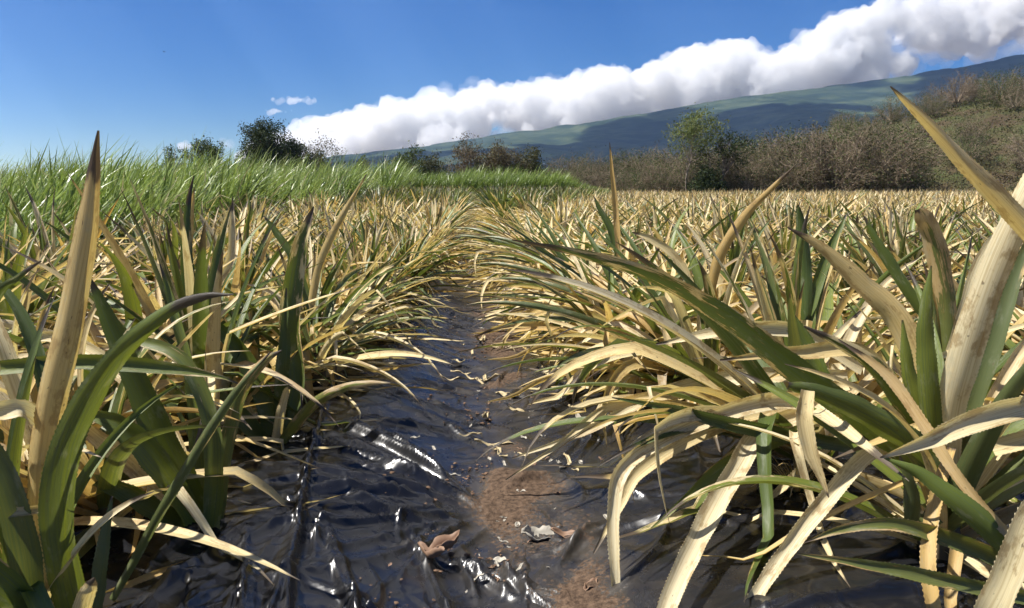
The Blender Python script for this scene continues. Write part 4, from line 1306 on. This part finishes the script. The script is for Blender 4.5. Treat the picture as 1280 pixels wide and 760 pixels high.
def cloud(name, label, layers):
    """layers: (part name, lumps, density, voxel, billow sizes and strengths)"""
    v0, f0 = ico(2)
    mid = np.mean([c for c, r in layers[0][1]], axis=0)
    root = empty(name, mid)
    tag(root, label, "cloud")
    for part, lumps, dens, voxel, bil in layers:
        vs, fs, n = [], [], 0
        for c, r in lumps:
            vs.append(v0 * r + c - mid); fs.append(f0 + n); n += len(v0)
        o = mesh_obj(part, make_mesh(part, np.concatenate(vs), None, tris=np.concatenate(fs)), cloud_material(dens), root)
        rm = o.modifiers.new("union", "REMESH"); rm.mode = "VOXEL"; rm.voxel_size = voxel
        for i, (sz, a) in enumerate(bil):
            tx = D.textures.new("billow", "CLOUDS"); tx.noise_scale = sz; tx.noise_depth = 3
            dm = o.modifiers.new("billow", "DISPLACE"); dm.texture = tx; dm.texture_coords = "LOCAL"; dm.strength = a; dm.mid_level = 0.5
        r2 = o.modifiers.new("clean", "REMESH"); r2.mode = "VOXEL"; r2.voxel_size = voxel * 0.75
    return root


crng = np.random.default_rng(12)
CT = ([290, 330, 365, 400, 440, 480, 520, 560, 600, 640, 680, 720, 760, 800, 830, 870, 905, 935, 962, 985, 1010, 1050, 1090, 1150, 1220, 1300, 1420, 1600],
      [190, 178, 160, 143, 140, 128, 118, 106, 104, 97, 97, 90, 84, 84, 72, 54, 42, 46, 60, 48, 32, 18, 6, -5, -18, -30, -45, -60])
CB = ([290, 400, 500, 600, 760, 900, 1050, 1130, 1180, 1250, 1300, 1600], [205, 205, 195, 185, 165, 142, 118, 96, 78, 66, 55, 20])
sc_ = CL_D / FPX
core, veil = [], []
for px in np.arange(310, 1580, 8):
    top, bot = np.interp(px, *CT), np.interp(px, *CB)
    th = bot - top
    big = 0.45 + 1.25 * vnoise(px / 48.0, 0.0, 5) ** 1.3
    top = top + 9 * (vnoise(px / 23.0, 2.0, 6) - 0.35)
    for j in range(5):
        r = (crng.uniform(0.10, 0.34) * min(th, 80) * big if j < 3 else crng.uniform(4, 9)) + 3
        lo, hi = top + r * 1.1, max(top + r * 1.1 + 1, bot - r * 0.9)
        y = lo + (hi - lo) * (crng.random() ** 1.2 if j else 0.15 * crng.random())
        core.append((P(px + crng.uniform(-8, 8), y, CL_D + crng.uniform(-300, 300)), r * sc_))
    for j in range(3):
        r = crng.uniform(7, 18)
        y = top + r * 0.6 + (bot - top) * crng.random()
        veil.append((P(px + crng.uniform(-12, 12), y, CL_D + crng.uniform(-300, 300)), r * sc_))
    if px < 400: veil.append((P(px - crng.uniform(0, 40), 185 + crng.uniform(-8, 12), CL_D + crng.uniform(-200, 200)), crng.uniform(6, 11) * sc_))
cloud("cumulus_cloud", "long white cumulus bank lying along the mountain ridge",
      [("dense_vapour", core, 0.0140, 10, ((420, 180), (160, 120), (60, 75), (26, 42))), ("thin_vapour", veil, 0.0026, 13, ((240, 170), (90, 110), (40, 60), (18, 24)))])
for (cx, cy, w_, h, lab) in ((372, 125, 30, 3.2, "thin flat white wisp alone in the blue above the evergreen"), (345, 138, 16, 2.2, "fainter small wisp just below the flat white one"),
                            (232, 182, 9, 3.6, "little white cloud puff low over the left trees")):
    lumps = [(P(cx + crng.normal(0, 0.45) * w_, cy + crng.normal(0, 0.4) * h, CL_D + crng.uniform(-40, 40)), h * sc_ * crng.uniform(0.6, 1.2)) for _ in range(34)]
    cloud("wisp_cloud", lab, [("thin_vapour", lumps, 0.009, 6, ((80, 34), (30, 20)))])
# unseen cloud layer above the view, added to shade the mountain slopes
deck = []
for k in range(900):
    x, y = crng.uniform(-2900, 3900), crng.uniform(500, 4050)
    if fbm(np.array(x / 700), np.array(y / 420), 51, 3) < 0.37: continue
    deck.append((np.array([x, y, 2500 + crng.normal(0, 40)]), crng.uniform(90, 190)))
cloud("added_shade_cloud", "unseen broken cloud layer added high overhead to shade the mountain slopes", [("dense_vapour", deck, 0.012, 45, ((300, 120),))])

# ------------------------------------------------------------------ haze
hb = [(-2600, -300, -3), (5600, -300, -3), (5600, 4120, -3), (-2600, 4120, -3)]
zt = MTOP + 25
vs = hb + [(a, b, zt) for a, b, _ in hb]
hm = D.materials.new("haze_air"); hm.use_nodes = True
t = hm.node_tree; t.nodes.clear()
o_ = t.nodes.new("ShaderNodeOutputMaterial"); pv = t.nodes.new("ShaderNodeVolumePrincipled")
pv.inputs["Color"].default_value = (0.42, 0.64, 1.0, 1); pv.inputs["Density"].default_value = 0.00009; pv.inputs["Anisotropy"].default_value = 0.2
t.links.new(pv.outputs[0], o_.inputs["Volume"])
tag(mesh_obj("haze", make_mesh("haze", vs, [(3, 2, 1, 0), (4, 5, 6, 7), (0, 1, 5, 4), (1, 2, 6, 5), (2, 3, 7, 6), (3, 0, 4, 7)], smooth=False), hm), kind="stuff")

# ------------------------------------------------------------------ litter, tuft, bird
def litter(name, label, px, py, size, mat, seed, elong=1.6, curl=0.5, rz=0.0, group=None):
    g = np.random.default_rng(seed)
    # point on the ground under the pixel
    dirv = nrm(P(px, py, 1.0) - CAM)
    tt = (CAM_H - 0.05) / -dirv[2]
    p = CAM + dirv * tt
    z = float(ground_z(np.array(p[0]), np.array(p[1])) + wrinkle(np.array([p[0]]), np.array([p[1]]), -1 if p[0] < 0.13 else 1)[0]) + 0.028
    n, m = 12, 7
    v = np.linspace(0, 1, n); u = np.linspace(-1, 1, m)
    wprof = np.sin(math.pi * np.clip(v * 0.96 + 0.03, 0, 1)) ** 0.7 * size / elong / 2
    X = (v[:, None] - 0.5) * size + 0 * u[None]; Y = wprof[:, None] * u[None] * (1 + 0.2 * g.normal(0, 1, (n, 1)) * 0.5)
    Z = curl * size * (0.35 * (v[:, None] - 0.5) ** 2 * 2 + 0.5 * (np.abs(u[None]) ** 2) * wprof[:, None] / size * 2) + 0.015 * size * g.normal(0, 1, (n, m)) + 0.05 * size * np.sin(v[:, None] * 9 + g.uniform(0, 6)) * (0.4 + np.abs(u[None]))
    vs = np.stack([X, Y, Z], -1).reshape(-1, 3)
    idx = np.arange(n * m).reshape(n, m)
    q = np.stack([idx[:-1, :-1], idx[:-1, 1:], idx[1:, 1:], idx[1:, :-1]], -1).reshape(-1, 4)
    o = mesh_obj(name, make_mesh(name, vs, q), mat)
    md = o.modifiers.new("thickness", "SOLIDIFY"); md.thickness = 0.0015
    o.location = (p[0], p[1], z); o.rotation_euler = (g.normal(0, 0.2), g.normal(0, 0.2), rz)
    tag(o, label, "dry leaf", group)
    return o


litter("dry_leaf", "curled reddish brown dry leaf on the plastic near the bottom centre", 558, 690, 0.115, M_DRY, 1, 2.7, 1.7, 0.5)
litter("dry_leaf", "dark torn dry leaf touching the curled reddish brown one", 540, 706, 0.095, M_DRY, 2, 3.2, 1.8, -0.6)
litter("dry_leaf", "broad grey withered leaf lying on the soil right of the fold", 672, 664, 0.11, M_DRYGREY, 3, 1.7, 0.8, 0.1)
litter("dry_leaf", "small brown leaf stalk end beside the broad grey leaf", 708, 668, 0.10, M_DRY, 4, 3.2, 0.8, -0.2)
litter("dry_leaf", "broken straw leaf piece standing among the drooping right leaves", 728, 535, 0.14, M_DRYGREY, 5, 4.2, 0.4, 1.9)
litter("dry_leaf", "small brown scrap near the bottom edge under the drooping leaf", 738, 735, 0.06, M_DRY, 6, 2.2, 0.9, 0.9)
lr = np.random.default_rng(9)
for k in range(80):
    px, py = lr.normal(650, 55), lr.uniform(380, 745)
    litter("dry_leaf", "tiny straw scrap of dry leaf scattered along the dusty middle of the path", px, py, lr.uniform(0.012, 0.045), M_DRYGREY if k % 3 else M_DRY, 50 + k, lr.uniform(1.5, 4), 0.6, lr.uniform(0, 6.28), "tiny dry leaf scraps on the path")
# crumbs and clods of soil on the trodden middle of the path
g = np.random.default_rng(21)
v0, f0 = ico(1)
K = 4200
cyy = 1.5 + 5.5 * g.random(K) ** 1.6
cxx = 0.17 + g.normal(0, 0.13, K) + 0.12 * (vnoise(cyy * 1.2, cyy * 0 + 2.0, 87) - 0.5) + np.where(g.random(K) < 0.25, g.normal(0, 0.25, K), 0)
ok = vnoise(cxx * 4, cyy * 3, 99) > 0.42
cxx, cyy = cxx[ok], cyy[ok]; K = len(cxx)
rr = 0.002 + 0.009 * g.random(K) ** 5
cz = ground_z(cxx, cyy) + 0.016 + rr * 0.3 + np.where(cxx < 0.08, wrinkle(cxx, cyy, -1), wrinkle(cxx, cyy, 1))
vs = [v0 * r_ * (0.35 + 1.1 * g.random((len(v0), 1))) * np.array([1.1, 0.9, 0.6]) + [a_, b_, c_] for r_, a_, b_, c_ in zip(rr, cxx, cyy, cz)]
fs = [f0 + len(v0) * k for k in range(K)]
tag(mesh_obj("soil_crumbs", make_mesh("soil_crumbs", np.concatenate(vs), None, smooth=False, tris=np.concatenate(fs)), M_SOIL), "loose crumbs of brown soil on the plastic along the path", "soil", kind="stuff")
for k in range(34):
    px, py = lr.normal(645, 42), lr.uniform(395, 600)
    litter("dry_leaf", "narrow dead straw leaf strip lying on the plastic along the path", px, py, lr.uniform(0.07, 0.20), M_STRIP, 150 + k, lr.uniform(5, 9), 0.35, lr.uniform(0, 6.28), "dead leaf strips on the path")
# dry grass tuft below the collapsed plant
S = Strips(); g = np.random.default_rng(3)
dirv = nrm(P(995, 612, 1.0) - CAM); p = CAM + dirv * ((CAM_H - 0.15) / -dirv[2])
for i in range(60):
    c, sd = leaf_curve(g, g.uniform(0, 6.28), RAD(g.uniform(30, 85)), g.uniform(0.08, 0.22), RAD(g.uniform(40, 130)), 8, r0=0.015, z0=0.0, zmin=-0.02)
    S.leaf(c, width_profile(8, 0.004), sd, (g.uniform(0.3, 1.0), g.random(), g.random(), 0), 2, 0.2)
o = S.build("grass_tuft", M_LEAF); o.location = (p[0], p[1], bz(p[0], p[1]))
tag(o, "wispy tuft of half dry grass growing through the plastic on the right", "grass tuft")


def bird():
    p = P(205, 65, 55)
    vs = [(-0.16, 0, 0.035), (-0.06, 0.05, 0.055), (-0.05, -0.04, 0.05), (0.16, 0, 0.03), (0.06, 0.05, 0.055), (0.05, -0.04, 0.05),
          (0, 0.12, 0.02), (0, 0.03, 0.06), (0.028, 0.02, 0.02), (-0.028, 0.02, 0.02), (0, -0.12, 0.015), (0, 0.03, -0.015), (0.03, -0.19, 0.015), (-0.03, -0.19, 0.015)]
    tr = [(0, 2, 1), (3, 4, 5), (1, 2, 9), (1, 9, 7), (4, 8, 5), (4, 7, 8), (6, 7, 9), (6, 8, 7), (6, 9, 11), (6, 11, 8), (10, 9, 7), (10, 7, 8), (10, 11, 9), (10, 8, 11), (10, 12, 13), (2, 10, 9), (5, 8, 10)]
    o = mesh_obj("bird", make_mesh("bird", vs, None, tris=tr, smooth=False), plain("dark_feathers", (0.05, 0.05, 0.06), 0.7))
    o.location = p; o.rotation_euler = (0, 0.15, 0.9)
    tag(o, "tiny dark bird gliding alone in the upper left blue sky", "bird")


bird()

# ------------------------------------------------------------------ light
SUN_EL, SUN_AZ = RAD(56), RAD(-97)         # azimuth from +Y towards +X
sd = Vector((math.sin(SUN_AZ) * math.cos(SUN_EL), math.cos(SUN_AZ) * math.cos(SUN_EL), math.sin(SUN_EL)))
sl = D.lights.new("sun", "SUN"); sl.energy = 5.0; sl.angle = RAD(0.53); sl.color = (1.0, 0.955, 0.88)
so = link(D.objects.new("sun", sl)); so.rotation_euler = sd.to_track_quat("Z", "Y").to_euler()
so.location = (0, 0, 50)
w = D.worlds.new("World"); scene.world = w; w.use_nodes = True
nt = w.node_tree; nt.nodes.clear()
sky = nt.nodes.new("ShaderNodeTexSky"); sky.sky_type = "NISHITA"; sky.sun_disc = False
sky.sun_elevation = SUN_EL; sky.sun_rotation = SUN_AZ
sky.altitude = 1500; sky.air_density = 1.0; sky.dust_density = 0.0; sky.ozone_density = 4.0
bg = nt.nodes.new("ShaderNodeBackground"); bg.inputs[1].default_value = 0.054
wo = nt.nodes.new("ShaderNodeOutputWorld")
hs = nt.nodes.new("ShaderNodeHueSaturation"); hs.inputs["Saturation"].default_value = 1.42; hs.inputs["Hue"].default_value = 0.514
nt.links.new(sky.outputs[0], hs.inputs["Color"]); nt.links.new(hs.outputs[0], bg.inputs[0]); nt.links.new(bg.outputs[0], wo.inputs[0])

scene.render.engine = "CYCLES"
c = scene.cycles
c.use_denoising = True
try: c.denoiser = "OPENIMAGEDENOISE"
except Exception: pass
c.max_bounces = 10; c.diffuse_bounces = 3; c.glossy_bounces = 3; c.transmission_bounces = 3; c.volume_bounces = 5
c.sample_clamp_indirect = 6.0
c.use_adaptive_sampling = True; c.adaptive_threshold = 0.02
vs_ = scene.view_settings
vs_.view_transform = "Standard"; vs_.look = "None"; vs_.exposure = 1.12; vs_.gamma = 1.0
